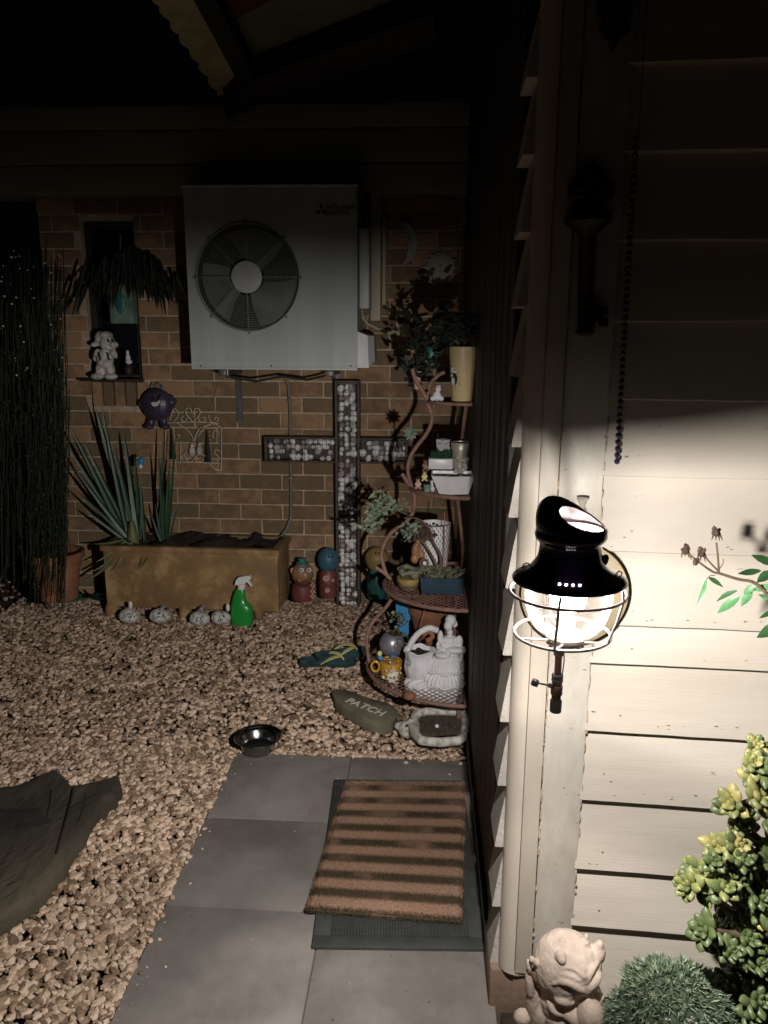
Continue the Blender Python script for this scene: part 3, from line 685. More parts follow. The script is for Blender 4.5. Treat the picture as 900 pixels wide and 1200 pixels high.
# snap outline to the corners
for cx, cz in ((ax0, az0), (ax0, az1), (ax1, az0), (ax1, az1)):
    k = min(range(n), key=lambda i: (ou[i]-Vector((cx, YA, cz))).length); ou[k] = Vector((cx, YA, cz))
inn = [p+Vector((0, .02, 0)) for p in ci]
vs = ci+ou+inn; fs = []
for i in range(n): j = (i+1) % n; fs += [(i, j, n+j, n+i), (i, 2*n+i, 2*n+j, j)]
m.add(vs, fs); m.build('front_panel', m_accase, ac, ang=30)
m = MB(); D = .325
m.add([(ax0, YA+.0005, az0), (ax0, YA+D, az0), (ax0, YA+D, az1), (ax0, YA+.0005, az1)], [(0,1,2,3)]); m.add([(ax1, YA+.0005, az0), (ax1, YA+D, az0), (ax1, YA+D, az1), (ax1, YA+.0005, az1)], [(3,2,1,0)])
m.add([(ax0, YA+.0005, az0), (ax1, YA+.0005, az0), (ax1, YA+D, az0), (ax0, YA+D, az0)], [(0,1,2,3)]); m.add([(ax0, YA+D, az0), (ax1, YA+D, az0), (ax1, YA+D, az1), (ax0, YA+D, az1)], [(0,1,2,3)])
m.build('casing', m_accase, ac, sm=False)
m = MB(); m.box2((ax0-.006, YA-.006, az1-.0), (ax1+.006, YA+D+.006, az1+.012), .004); m.build('top_cover', m_white, ac)
m = MB(); m.box2((ax0+.004, YA-.003, az0+.028), (ax1-.004, YA-.0005, az0+.030)); m.box2((ax0+.0, YA-.004, az0-.003), (ax1, YA+.003, az0+.003), .001); m.build('base_lip', m_white, ac)
m = MB(); m.lathe([(gr, .02), (gr*.97, .09), (0.0, .092)], Vector((gc.x, YA, gc.z)), 64, Matrix.Rotation(R(-90), 3, 'X')); m.build('fan_shroud', m_acdark, ac)
m = MB()
for k in range(3):
    a0 = R(120*k+25); vs = []; 
    for i in range(7):
        a = a0+R(13*i); 
        for r in (.26, .6, .95): vs.append(Vector((gc.x+gr*r*math.cos(a+R(18)*r), YA+.040+.006*i, gc.z+gr*r*math.sin(a+R(18)*r))))
    fs = []
    for i in range(6):
        for q in range(2): fs.append((i*3+q, i*3+q+1, i*3+4+q, i*3+3+q))
    q_ = MB(); q_.add(vs, fs); q_.build('fan_blade', m_acgrille, ac)
for k in range(1, 17):                                      # concentric guard wires
    r = gr*(.32+.70*k/16); m = MB(); m.tube([Vector((gc.x+r*math.cos(a), YA-.004-.010*(1-(k/16)**2), gc.z+r*math.sin(a))) for a in [2*math.pi*i/64 for i in range(64)]], .0017 if k < 16 else .003, 5, closed=True); m.build('guard_ring', m_acgrille, ac)
for k in range(8):
    a = R(45*k); c, s_ = math.cos(a), math.sin(a); m = MB(); m.tube([Vector((gc.x+gr*r*c, YA-.008-.010*(1-r*r), gc.z+gr*r*s_)) for r in (.28, .5, .8, 1.04)], .0026, 6); m.ball(Vector((gc.x+gr*1.05*c, YA-.004, gc.z+gr*1.05*s_)), (.008, .004, .008), 8, 5); m.build('guard_spoke', m_acgrille, ac)
m = MB(); m.lathe([(0, -.024), (gr*.26, -.024), (gr*.30, -.020), (gr*.30, -.012)], Vector((gc.x, YA, gc.z)), 40, Matrix.Rotation(R(-90), 3, 'X')); m.v = [Vector((v.x, YA-(abs(v.y-YA)), v.z)) for v in m.v]; m.build('guard_hub', m_white, ac)
lgp = F(376, 246, YA-.001); s_ = S(376, 246, YA)            # printed three-diamond mark and lettering
m = MB()
for a in (90, 210, 330):
    c = Vector((math.cos(R(a)), 0, math.sin(R(a)))); q = Vector((-c.z, 0, c.x)); L_ = 6.2*s_*.62
    m.extr([lgp, lgp+c*L_+q*L_*.5, lgp+c*L_*1.95, lgp+c*L_-q*L_*.5], (0, -.0008, 0))
m.build('three_diamond_mark', m_logo, ac, sm=False)
tx = F(398.5, 243, YA-.001); text('maker_lettering', 'MITSUBISHI', 6.6*s_, Matrix.Translation(tx) @ FACE, m_logo, ac)
tx = F(395.2, 249.3, YA-.001); text('maker_lettering', 'ELECTRIC', 6.6*s_, Matrix.Translation(tx) @ FACE, m_logo, ac)
for x in (235, 318, 411): 
    m = MB(); m.ball(F(x, 429, YA-.001), (.0045, .002, .0045), 8, 5); m.build('screw', m_acdark, ac)
m = MB(); a, b = F(419.5, 386, YA+.04), F(439, 431, YA+.04)  # valve cover at the side
m.prism([(ax1, YA+.015), (ax1+.055, YA+.02), (b.x, YA+.07), (b.x, YA+.24), (ax1, YA+.26)], b.z, a.z-.01)
for v in m.v:
    if v.z > (a.z+b.z)/2 and v.x > ax1+.02: v.z -= .02; v.x -= .006
    if v.z < (a.z+b.z)/2 and v.x > ax1+.06: v.z += .03
m.build('valve_cover', m_white, ac, sm=False)
m = MB(); m.box2((F(420.5, 265, YA+.06).x, YA+.06, F(421, 362, YA+.05).z), (F(433, 265, YA+.06).x, YA+.20, F(421, 266, YA+.05).z), .01); m.build('side_handle_cover', m_white, ac)
for x in (262, 386):
    m = MB(); p = F(x, 437, YA+.05); m.box2((p.x-.020, YA+.02, az0-.035), (p.x+.020, YB, az0-.005), .003); m.box2((p.x-.016, YB-.012, az0-.30), (p.x+.016, YB-.001, az0-.03)); m.build('mounting_bracket', m_grey, ac)
    m = MB(); m.tube([Vector((p.x+.02, YA+.05, az0-.004)), Vector((p.x+.02, YA+.05, az0-.045))], .006, 8); m.tube([Vector((p.x+.02, YA+.05, az0-.035)), Vector((p.x+.02, YA+.05, az0-.047))], .012, 6); m.build('foot_bolt', m_grey, ac)
m = MB(); m.tube([F(250, 434, YA+.12), F(275, 443, YA+.12), F(300, 447, YA+.13), F(330, 441, YA+.2), F(360, 445, YA+.2), F(378, 441, YA+.2), F(390, 436, YA+.2)], .006, 8); m.build('cable', m_cable, ac)
# duct, conduit, switch
dd = thing('cable_duct', F(440, 375, YB-.04), 'cream vertical cable duct on the bricks right of the air conditioner', 'duct')
for x0, x1, y0, y1, d in ((434, 446.5, 222, 376, .055), (447.5, 452.5, 250, 357, .03)):
    m = MB(); a, b = F(x0, y1, YB-d), F(x1, y0, YB-d); m.box2((a.x, YB-d, a.z), (b.x, YB-.001, b.z), .004); m.build('duct_cover', m_cream, dd)
cb = thing('flexible_pipe', F(430, 372, YB-.03), 'grey flexible pipe looping from the air conditioner to the isolator switch', 'pipe')
m = MB(); m.tube([F(424, 360, YB-.09), F(424, 370, YB-.09), F(430, 379, YB-.07), F(442, 385, YB-.04), F(455, 388, YB-.03), F(466, 388, YB-.03)], .008, 8); m.build('outer_pipe', m_cream, cb)
m = MB(); m.tube([F(450, 360, YB-.03), F(455, 363, YB-.03), F(463, 364, YB-.03)], .006, 8); m.build('inner_cable', m_grey, cb)
sw_ = thing('isolator_switch', F(472, 394, YB-.03), 'small grey electrical isolator switch box with black lever on the brick wall', 'switch')
m = MB(); a, b = F(463.5, 394, YB-.05), F(481, 358, YB-.05); m.box2((a.x, YB-.05, a.z), (b.x, YB-.001, b.z), .006); m.build('box', m_cream, sw_)
p = F(469.5, 375.5, YB-.052); m = MB(); m.lathe([(0, -.012), (.017, -.010), (.02, 0)], p, 20, Matrix.Rotation(R(-90), 3, 'X')); m.v = [Vector((v.x, p.y-abs(v.y-p.y), v.z)) for v in m.v]; m.box(p+Vector((.022, -.012, -.008)), (.022, .004, .0045), Matrix.Rotation(R(20), 3, 'Y'), .001); m.build('lever', m_black, sw_)
p = F(471.5, 387, YB-.0505); m = MB(); m.box(p, (.022, .0008, .005)); m.build('label_plate', m_eye, sw_)
cd = thing('conduit', F(339, 440, YB-.03), 'grey conduit running down the bricks from the air conditioner into the trough', 'conduit')
m = MB(); m.tube([F(327, 440, YB-.05), F(334, 443, YB-.04), F(338, 450, YB-.025), F(340, 480, YB-.02), F(340.5, 520, YB-.02), F(341, 590, YB-.02), F(341, 606, YB-.03), F(336, 620, YB-.05), F(330, 628, YB-.08), F(327, 640, YB-.1)], .0085, 10); m.build('pipe', m_conduit, cd)
for y in (470, 560):
    m = MB(); p = F(340.5, y, YB-.02); m.box(p+Vector((0, .006, 0)), (.016, .012, .006), None, .002); m.build('saddle_clip', m_conduit, cd)

# ------------------------------------------------------------------ pebble cross
YC = 4.02
cr = thing('pebble_cross', F(407, 714, YC), 'tall cross of brown timber frame filled with white pebbles behind mesh', 'cross')
cx0, cx1 = F(393, 580, YC).x, F(421.5, 580, YC).x; cz0, cz1 = F(407, 714, YC).z, F(407, 446, YC).z
bx0, bx1 = F(309.5, 527, YC).x, F(478, 527, YC).x; bz0, bz1 = F(350, 542.5, YC).z, F(350, 512.5, YC).z
T = .014; DP = .075
def beam(name, a, b, bev=.003): m = MB(); m.box2(a, b, bev); m.build(name, m_frame, cr)
beam('frame_side', (cx0, YC, cz0), (cx0+T, YC+DP, cz1)); beam('frame_side', (cx1-T, YC, cz0), (cx1, YC+DP, cz1))
beam('frame_end', (cx0+T, YC+.001, cz0), (cx1-T, YC+DP, cz0+T)); beam('frame_end', (cx0+T, YC+.001, cz1-T), (cx1-T, YC+DP, cz1))
for a, b in ((bx0, cx0-.0005), (cx1+.0005, bx1)):
    beam('arm_rail', (a, YC+.002, bz0), (b, YC+DP, bz0+T*.8)); beam('arm_rail', (a, YC+.002, bz1-T*.8), (b, YC+DP, bz1))
beam('arm_end', (bx0, YC+.003, bz0+T*.8), (bx0+T, YC+DP, bz1-T*.8)); beam('arm_end', (bx1-T, YC+.003, bz0+T*.8), (bx1, YC+DP, bz1-T*.8))
m = MB(); m.box2((cx0+T, YC+DP-.01, cz0+T), (cx1-T, YC+DP-.002, cz1-T)); m.box2((bx0+T, YC+DP-.009, bz0+T), (bx1-T, YC+DP-.003, bz1-T)); m.build('backing', m_frame, cr, sm=False)
m = MB(); rp = random.Random(5)
def pebbles(x0, x1, z0, z1):
    z = z0+.012
    while z < z1-.008:
        x = x0+.012+rp.uniform(0, .008)
        while x < x1-.008:
            if rp.random() > .10:
                r = rp.uniform(.014, .023)
                m.ball((x+rp.uniform(-.004, .004), YC+.030+rp.uniform(-.006, .010), z+rp.uniform(-.005, .005)), (r*rp.uniform(.8, 1.2), r*.8, r*rp.uniform(.7, 1.0)), 9, 6, Matrix.Rotation(rp.uniform(0, 3), 3, 'Y'))
            x += rp.uniform(.026, .037)
        z += rp.uniform(.024, .031)
pebbles(cx0+T, cx1-T, cz0+T, cz1-T); pebbles(bx0+T, cx0, bz0+T, bz1-T*.6); pebbles(cx1, bx1-T, bz0+T, bz1-T*.6)
o = m.build('pebbles', m_pebble, cr); o['kind'] = 'stuff'
m = MB()
def gridw(x0, x1, z0, z1):
    st = .024; x = x0+st/2
    while x < x1: m.box(((x), YC+.008, (z0+z1)/2), (.0007, .0007, (z1-z0)/2)); x += st
    z = z0+st/2
    while z < z1: m.box(((x0+x1)/2, YC+.0066, z), ((x1-x0)/2, .0007, .0007)); z += st
gridw(cx0+T, cx1-T, cz0+T, cz1-T); gridw(bx0+T, cx0-.001, bz0+T, bz1-T); gridw(cx1+.001, bx1-T, bz0+T, bz1-T)
o = m.build('wire_mesh', m_wire, cr, sm=False); o['kind'] = 'stuff'
ft = thing('concrete_footing', F(400, 724, 3.9), 'low flat concrete slab at the foot of the pebble cross', 'slab')
a = F(347, 715, 3.95); m = MB(); m.box2((a.x, 3.86, .0), (F(462, 715, 3.95).x, YB-.005, F(400, 714, YC).z-.002), .008); m.build('slab', m_slate, ft)

# ------------------------------------------------------------------ sandstone trough
YT = 3.80
tz1 = F(230, 641, YT).z; tz0 = F(230, 713, YT).z; tx0, tx1 = F(123, 680, YT).x, F(327, 680, YT).x
RT = Matrix.Translation((tx0, YT, 0)) @ Matrix.Rotation(R(-1.6), 4, 'Z') @ Matrix.Translation((-tx0, -YT, 0))
tr_ = thing('planter_trough', ((tx0+tx1)/2, YT, tz0), 'long weathered sandstone coloured trough planter in front of the brick wall', 'planter')
TH = .035; TD = .30
m = MB(); m.box2((tx0, YT, tz0), (tx1, YT+TH, tz1-.03), .006); m.box2((tx0, YT+TD-TH, tz0), (tx1, YT+TD, tz1-.03), .006); m.box2((tx0+.001, YT+TH-.003, tz0), (tx0+TH, YT+TD-TH+.003, tz1-.03), .004); m.box2((tx1-TH, YT+TH-.003, tz0), (tx1-.001, YT+TD-TH+.003, tz1-.03), .004); m.box2((tx0+.01, YT+.01, tz0+.002), (tx1-.01, YT+TD-.01, tz0+.03)); m.xf(RT); m.build('trough_wall', m_sand, tr_)
m = MB(); e_ = .012
m.box2((tx0-e_, YT-e_, tz1-.032), (tx1+e_, YT+TH, tz1), .007); m.box2((tx0-e_, YT+TD-TH, tz1-.032), (tx1+e_, YT+TD+e_, tz1), .007); m.box2((tx0-e_+.001, YT+TH-.004, tz1-.031), (tx0+TH, YT+TD-TH+.004, tz1-.001), .003); m.box2((tx1-TH, YT+TH-.004, tz1-.031), (tx1+e_-.001, YT+TD-TH+.004, tz1-.001), .003); m.xf(RT); m.build('rim', m_sand, tr_)
m = MB(); nn = 40; mm = 12; vs = []; fs = []
for j in range(mm+1):
    for i in range(nn+1):
        x = tx0+TH*.5+(tx1-tx0-TH)*i/nn; y = YT+TH*.5+(TD-TH)*j/mm; vs.append((x, y, tz1-.028+.045*noise.noise(Vector((x*9, y*9, 1)))+.02*noise.noise(Vector((x*40, y*40, 4)))+.02))
for j in range(mm):
    for i in range(nn): a = j*(nn+1)+i; fs.append((a, a+1, a+nn+2, a+nn+1))
m.add(vs, fs); m.xf(RT); m.build('soil', m_soil, tr_)
for i, (x, w_) in enumerate(((131, 8), (217, 8), (304, 7))):
    p = F(x, 726, YT+.01); m = MB(); h = (F(x, 706, YT).z-p.z)/2; m.ball((p.x, YT+.02, p.z+h*.9), (w_*.0043, .05, h*1.25), 14, 9); m.build('rounded_foot', m_sand, tr_)

# strappy leaves growing in the trough
def blade(p0, p1, w0, bend, n=9, fold=.3, tip=.0):
    p0 = Vector(p0); p1 = Vector(p1); d = p1-p0; side = d.cross(Vector((0, -1, .15))).normalized(); nrm = side.cross(d).normalized(); vs = []; fs = []
    for i in range(n+1):
        t = i/n; c = p0+d*t+Vector((0, 0, 1))*(-bend*t*t*d.length+bend*t*d.length*0)+Vector((d.x, d.y, 0))*bend*.2*t*t
        w = w0*(1-t)**.55*(.75+.6*min(1, t*4)) if t < 1 else .0004
        vs += [c-side*w+nrm*w*fold, c-nrm*w*fold*.3, c+side*w+nrm*w*fold]
    for i in range(n):
        a = i*3; fs += [(a, a+1, a+4, a+3), (a+1, a+2, a+5, a+4)]
    return MB().add(vs, fs)
sp = thing('strappy_plant', F(156, 632, 3.93), 'plant of long upright sword-shaped green leaves growing in the left end of the trough', 'plant')
bl_ = [((150, 632), (80, 492), 7), ((152, 632), (84, 548), 6), ((158, 632), (111, 478), 8), ((155, 630), (96, 515), 6), ((160, 632), (121, 507), 7), ((160, 630), (132, 520), 7), ((163, 632), (145, 505), 8), ((166, 632), (158, 535), 7), ((162, 632), (140, 560), 6), ((156, 630), (110, 560), 6), ((154, 634), (90, 575), 5), ((150, 634), (100, 600), 5), ((170, 634), (164, 556), 5), ((150, 625), (118, 476), 6), ((158, 628), (127, 545), 7), ((148, 630), (76, 520), 5), ((165, 628), (152, 580), 6)]
for (a, b, w_) in bl_:
    q = blade(F(*a, 3.93+rnd.uniform(-.04, .04)), F(*b, 3.93+rnd.uniform(-.09, .10)), w_*.0021, rnd.uniform(-.06, .03)); q.build('leaf', m_blade, sp)
for (a, b, w_, bn) in (((152, 636), (98, 702), 4, -.25), ((150, 636), (106, 690), 4, -.3), ((148, 634), (112, 668), 4, -.2), ((146, 632), (108, 645), 3, -.2), ((155, 636), (130, 680), 3, -.2), ((170, 640), (163, 668), 2, 0), ((180, 640), (166, 666), 2, 0)):
    q = blade(F(*a, 3.84), F(*b, 3.74), w_*.0022, bn); q.build('leaf', m_bladey, sp)
m = MB(); p = F(156, 636, 3.9); m.lathe([(.03, -.02), (.034, .02), (.024, .07), (.012, .12)], p, 14); m.build('stem_base', m_bladey, sp)
sp2 = thing('strappy_plant', F(192, 636, 3.93), 'smaller clump of upright sword leaves in the trough below the wire wall ornament', 'plant')
for (a, b, w_) in (((191, 636), (182, 590), 4), ((192, 636), (192, 575), 5), ((194, 636), (203, 560), 6), ((196, 636), (206, 508), 4), ((194, 636), (199, 535), 5), ((190, 636), (176, 600), 4), ((193, 636), (186, 530), 5), ((188, 634), (192, 500), 4), ((197, 634), (208, 590), 4)):
    q = blade(F(*a, 3.93), F(*b, 3.93+rnd.uniform(-.06, .06)), w_*.0021, 0); q.build('leaf', m_blade, sp2)
bf = thing('small_blue_ornament', F(165, 548, 3.9), 'small blue and white ornament among the sword leaves', 'ornament')
m = MB(); p = F(165, 541, 3.9); m.ball(p, (.018, .012, .026), 14, 8); m.ball(p+Vector((.012, -.002, .018)), .010, 10, 6); m.build('body', m_skyblue, bf); m = MB(); m.ball(p+Vector((0, -.006, -.024)), (.011, .009, .013)); m.build('belly', m_eye, bf)
m = MB(); m.tube([p+Vector((0, 0, -.02)), F(165, 632, 3.9)], .002, 6); m.build('stake', m_gunmetal, bf)

# terracotta pot with a tall curtain of thin stems
YW = 3.72
tp = thing('trailing_stem_plant', GG(70, 702), 'terracotta pot with a tall dense curtain of thin green stems at the left edge', 'plant')
p = F(70, 700, YW); sw2 = S(70, 680, YW); pz = p.z
m = MB(); H_ = F(70, 646, YW).z-pz
m.lathe([(0, .004), (.68*30*sw2, 0), (.80*30*sw2, H_*.5), (.96*30*sw2, H_*.85), (1.04*30*sw2, H_*.86), (1.06*30*sw2, H_), (.95*30*sw2, H_), (.90*30*sw2, H_*.85), (0, H_*.84)], p, 40); m.build('pot', m_terra, tp)
m = MB(); rs_ = random.Random(9)
def strand(m, p0, p1, r, leaf=True):
    pts = [p0.lerp(p1, i/9)+Vector((rs_.uniform(-1, 1), rs_.uniform(-1, 1), 0))*.006*math.sin(math.pi*i/9)*2 for i in range(10)]
    m.tube(pts, r, 4, cap=False)
    if leaf:
        for i in range(26):
            q = pts[rs_.randrange(10)].lerp(pts[rs_.randrange(1, 9)], rs_.random()*.2); d = Vector((rs_.uniform(-1, 1), rs_.uniform(-1, .3), rs_.uniform(.1, 1.2)))*.013; s_ = d.orthogonal().normalized()*.0025
            m.add([q-s_, q+s_, q+d], [(0, 1, 2)])
for i in range(70):
    a = rs_.uniform(0, 6.28); r_ = rs_.uniform(0, .8)*30*sw2; b = Vector((p.x+r_*math.cos(a), YW+r_*math.sin(a), pz+H_*.85))
    x = rs_.gauss(42, 20); y = rs_.uniform(300, 470)
    if x > 80: x = 78-rs_.random()*20
    strand(m, b+Vector((rs_.uniform(-.1, .02), 0, 0)), F(x, y, YW+rs_.uniform(-.12, .18)), .0022)
for i in range(190):                                        # hanging curtain
    x = rs_.uniform(-4, 76); strand(m, F(x+rs_.uniform(-4, 4), rs_.uniform(290, 430), YW+rs_.uniform(-.05, .2)), F(x+rs_.uniform(-5, 5), rs_.uniform(560, 700), YW+rs_.uniform(-.1, .2)), .0019)
for i in range(70):                                         # stems that hang over the rim
    x = rs_.gauss(60, 20); y0 = rs_.uniform(430, 560); x = max(2, min(76, x))
    strand(m, F(x+rs_.uniform(-6, 6), y0, YW-.10), F(x, rs_.uniform(620, 715), YW-.16+rs_.uniform(-.03, .03)), .002)
o = m.build('thin_stems', m_strand, tp, sm=False); o['kind'] = 'stuff'
m = MB(); rs2 = random.Random(4)
for i in range(34):
    c = F(rs2.uniform(0, 78), rs2.uniform(285, 440), YW+rs2.uniform(-.1, 0)); m.ball(c, rs2.uniform(.003, .006), 6, 4)
o = m.build('tiny_flowers', m_flower, tp); o['kind'] = 'stuff'
lp_ = thing('low_leafy_plant', GG(100, 705), 'low clump of dark arching leaves on the gravel between the terracotta pot and trough', 'plant')
for i in range(15):
    a = rnd.uniform(-2.6, .6); b = GG(100, 704); q = blade(b+Vector((rnd.uniform(-.04, .04), .05, 0)), b+Vector((.17*math.cos(a), -.03+.08*math.sin(a), rnd.uniform(.0, .15))), .010, .15); q.build('leaf', m_blade, lp_)

# ------------------------------------------------------------------ hanging glazed pot and figure at the window
hp = thing('hanging_plant_pot', F(140, 378, 4.02), 'aged teal glazed wall pot with a dark drooping plant above the seated figure', 'plant pot')
a, b = F(129, 379, 4.0), F(154, 332, 4.0)
m = MB(); m.prism([(a.x, 4.0), (a.x+.02, 3.965), (b.x-.02, 3.965), (b.x, 4.0), (b.x, 4.06), (a.x, 4.06)], a.z, b.z); m.build('pot', m_tealpale, hp, ang=20)
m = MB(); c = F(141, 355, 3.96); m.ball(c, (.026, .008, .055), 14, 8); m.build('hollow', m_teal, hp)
m = MB(); m.tube([F(141, 332, 4.03), F(141, 275, 4.03)], .004, 6); m.build('hanger', m_gunmetal, hp)
m = MB(); rs3 = random.Random(6)
for i in range(260):
    t = rs3.random(); x = rs3.gauss(152, 24); y0 = 285+abs(x-152)*.5+rs3.uniform(0, 30); L_ = rs3.uniform(12, 40)
    p0 = F(x, y0, 3.98+rs3.uniform(-.09, .06)); p1 = F(x+(x-152)*.15+rs3.uniform(-5, 5), y0+L_, 3.96+rs3.uniform(-.09, .06))
    q = blade(p0, p1, .008, 0, 4); m.add(q.v, q.f)
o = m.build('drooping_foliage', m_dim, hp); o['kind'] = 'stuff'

def E(m, px, py, rx, ry, Y, rd=None, rot=0):
    s_ = S(px, py, Y); m.ball(F(px, py, Y), (rx*s_, (rd if rd else rx)*s_, ry*s_), 16, 10, Matrix.Rotation(R(rot), 3, 'Y'))
sf = thing('seated_garden_figure', F(124, 444, 4.06), 'pale garden figurine of a child in overalls on the dark window ledge', 'figurine')
m = MB(); Y_ = 4.05
E(m, 126, 402, 9, 10, Y_); E(m, 134, 404, 5, 4, Y_-.02); E(m, 116, 400, 5, 6, Y_+.01); E(m, 110, 404, 4, 3, Y_); E(m, 123, 422, 10, 13, Y_); E(m, 113, 416, 4, 8, Y_-.01, rot=20); E(m, 133, 414, 4, 7, Y_-.02, rot=-25); E(m, 118, 433, 6, 8, Y_-.01); E(m, 129, 433, 6, 8, Y_-.01); E(m, 114, 441, 8, 4, Y_-.02); E(m, 130, 441, 8, 4, Y_-.02)
blob(m, 'body', m_dirtwhite, sf, .005, 3)
m = MB()
for dx in (0, 5): E(m, 127+dx, 399, 1.2, 1.8, Y_-.043 if dx == 0 else Y_-.04)
m.build('eye', m_black, sf)
m = MB(); E(m, 118, 396, 7, 8, Y_+.012); E(m, 124, 393, 8, 5, Y_+.006); m.build('hair', m_dirtwhite, sf)
m = MB()
for x in (116, 126): m.tube([F(x, 413, Y_-.052), F(x+2, 422, Y_-.058)], .004, 6)
m.build('overall_strap', m_dim, sf)
ws = thing('tiny_white_ornament', F(150, 428, 4.05), 'tiny white ornament standing at the right end of the dark window ledge', 'ornament')
m = MB(); E(m, 150, 419, 3, 4, 4.05); E(m, 149.5, 413, 2, 3, 4.05); E(m, 151, 424, 4, 3, 4.05); blob(m, 'body', m_plaster, ws, .004, 2)
m = MB(); E(m, 151, 434, 5, 8, 4.05); m.build('dark_base', m_iron, ws)

# dark round figure hung on the wall
rf = thing('round_grinning_ornament', F(184, 500, 4.09), 'dark violet ball-shaped wall ornament with white toothy grin and small legs', 'ornament')
Y_ = 4.07
m = MB(); E(m, 184.5, 474, 19, 19, Y_, 12); E(m, 177, 495, 4.5, 7, Y_, 4); E(m, 192, 495, 4.5, 7, Y_, 4); E(m, 175, 500, 5.5, 3.5, Y_-.01, 5); E(m, 194, 500, 5.5, 3.5, Y_-.01, 5); E(m, 166, 473, 4, 4.5, Y_, 4); E(m, 203, 471, 4, 4.5, Y_, 4); E(m, 202, 466, 2, 4, Y_); E(m, 206, 469, 2, 2.2, Y_-.01); blob(m, 'body', m_violet, rf, .005, 3)
m = MB(); yq = Y_-.074
pts = [(177, 472), (180, 471), (183, 471.6), (187, 469), (186.5, 473), (184, 476), (180.5, 476.4), (178, 475)]
m.extr([F(x, y, yq) for x, y in pts], (0, .006, 0)); m.build('teeth', m_eye, rf, sm=False)
m = MB()
for x, y0, y1 in ((179.5, 471, 476), (181.8, 471, 476.4), (184.2, 471, 476)): m.tube([F(x, y0, yq-.001), F(x, y1, yq-.001)], .0007, 4)
m.tube([F(177, 473.7, yq-.001), F(186.5, 473, yq-.001)], .0006, 4); m.tube([F(178, 466, yq), F(182, 468.4, yq)], .0022, 5); m.tube([F(189, 463, yq), F(184.5, 468, yq)], .0022, 5); m.build('brow_and_tooth_lines', m_black, rf)['kind'] = 'stuff'
m = MB(); m.tube([F(178, 455, Y_), F(180, 450, Y_), F(184, 453, Y_), F(186, 449, Y_), F(190, 451, Y_), F(191, 456, Y_)], .0035, 6); m.build('curled_top', m_teal, rf)

# ivory wire wall ornament
wo = thing('wire_wall_ornament', F(230, 548, 4.12), 'ivory scrollwork wire wall frame with heart top, two green trees and small figures', 'wall ornament')
Y_ = 4.12
def W(pts, r=.0027, name='wire', mt=m_bone):
    m = MB(); P_ = []
    pts = [F(x, y, Y_) for x, y in pts]
    if len(pts) > 2:                                        # Catmull-Rom
        e = [pts[0]]+pts+[pts[-1]]
        for i in range(1, len(e)-2):
            for k in range(4):
                t = k/4; a, b, c, d = e[i-1], e[i], e[i+1], e[i+2]
                P_.append(.5*((2*b)+(c-a)*t+(2*a-5*b+4*c-d)*t*t+(3*b-a-3*c+d)*t**3))
        P_.append(pts[-1])
    else: P_ = pts
    m.tube(P_, r, 6); return m.build(name, mt, wo)
def Z(x, y): return (180+x/9, 440+y/9)
W([Z(120, 500), Z(480, 492), Z(690, 505)], .0026); W([Z(715, 560), Z(715, 980)], .003); W([Z(470, 640), Z(560, 525), Z(640, 512), Z(700, 540), Z(715, 580)])
W([Z(430, 690), Z(470, 600), Z(530, 585)], .002); W([Z(250, 500), Z(340, 560), Z(400, 630), Z(425, 690), Z(450, 610), Z(500, 550), Z(600, 520)])
W([Z(120, 920), Z(400, 915), Z(715, 930)], .003); W([Z(125, 560), Z(130, 920)], .0022)
W([Z(415, 490), Z(370, 440), Z(335, 390), Z(345, 350), Z(385, 345), Z(400, 380), Z(375, 395)]); W([Z(415, 490), Z(460, 440), Z(490, 395), Z(480, 355), Z(440, 345), Z(425, 380), Z(450, 395)])
W([Z(350, 440), Z(340, 480), Z(300, 480), Z(290, 440), Z(320, 435)]); W([Z(475, 430), Z(480, 480), Z(530, 485), Z(545, 450), Z(510, 440)])
W([Z(215, 480), Z(250, 440), Z(260, 400), Z(220, 350), Z(190, 400), Z(170, 470)]); W([Z(575, 420), Z(610, 490), Z(660, 490), Z(680, 450), Z(640, 445), Z(650, 470)])
W([Z(630, 660), Z(625, 600), Z(660, 580), Z(690, 610), Z(660, 640)]); W([Z(700, 800), Z(660, 780), Z(640, 820), Z(680, 850), Z(705, 880)])
W([Z(130, 920), Z(140, 985), Z(190, 990), Z(215, 950), Z(180, 940)]); W([Z(590, 935), Z(650, 990), Z(700, 1000), Z(710, 960), Z(680, 955)]); W([Z(715, 1005), Z(650, 985)])
W([Z(440, 860), Z(480, 830), Z(530, 840), Z(570, 880), Z(600, 915)]); W([Z(320, 830), Z(350, 900), Z(400, 910), Z(430, 870)]); W([Z(440, 880), Z(450, 910), Z(510, 905), Z(520, 870)])
W([Z(280, 720), Z(285, 900)]); W([Z(350, 800), Z(300, 850), Z(280, 900)]); W([Z(250, 620), Z(275, 635), Z(260, 665)])
W([Z(690, 70), Z(640, 230), Z(585, 390)], .0013, 'hanging_wire', m_gunmetal); W([Z(200, 230), Z(230, 350)], .0013, 'hanging_wire', m_gunmetal)
for x0, x1, top, bot in ((160, 240, 545, 880), (530, 612, 570, 915)):
    a, b, c_ = F(*Z(x0, bot), Y_-.008), F(*Z(x1, bot), Y_-.008), F(*Z((x0+x1)/2, top), Y_-.008)
    m = MB(); r_ = (b.x-a.x)/2; h_ = c_.z-a.z; prof_ = []
    for k in range(9): t = k/9; prof_ += [(r_*(1-t*.9), h_*t), (r_*(1-t*.9)*.72, h_*(t+.055))]
    prof_.append((0, h_)); m.lathe(prof_, Vector(((a.x+b.x)/2, Y_, a.z)), 14, sy=.5); m.build('conifer', m_dim, wo)
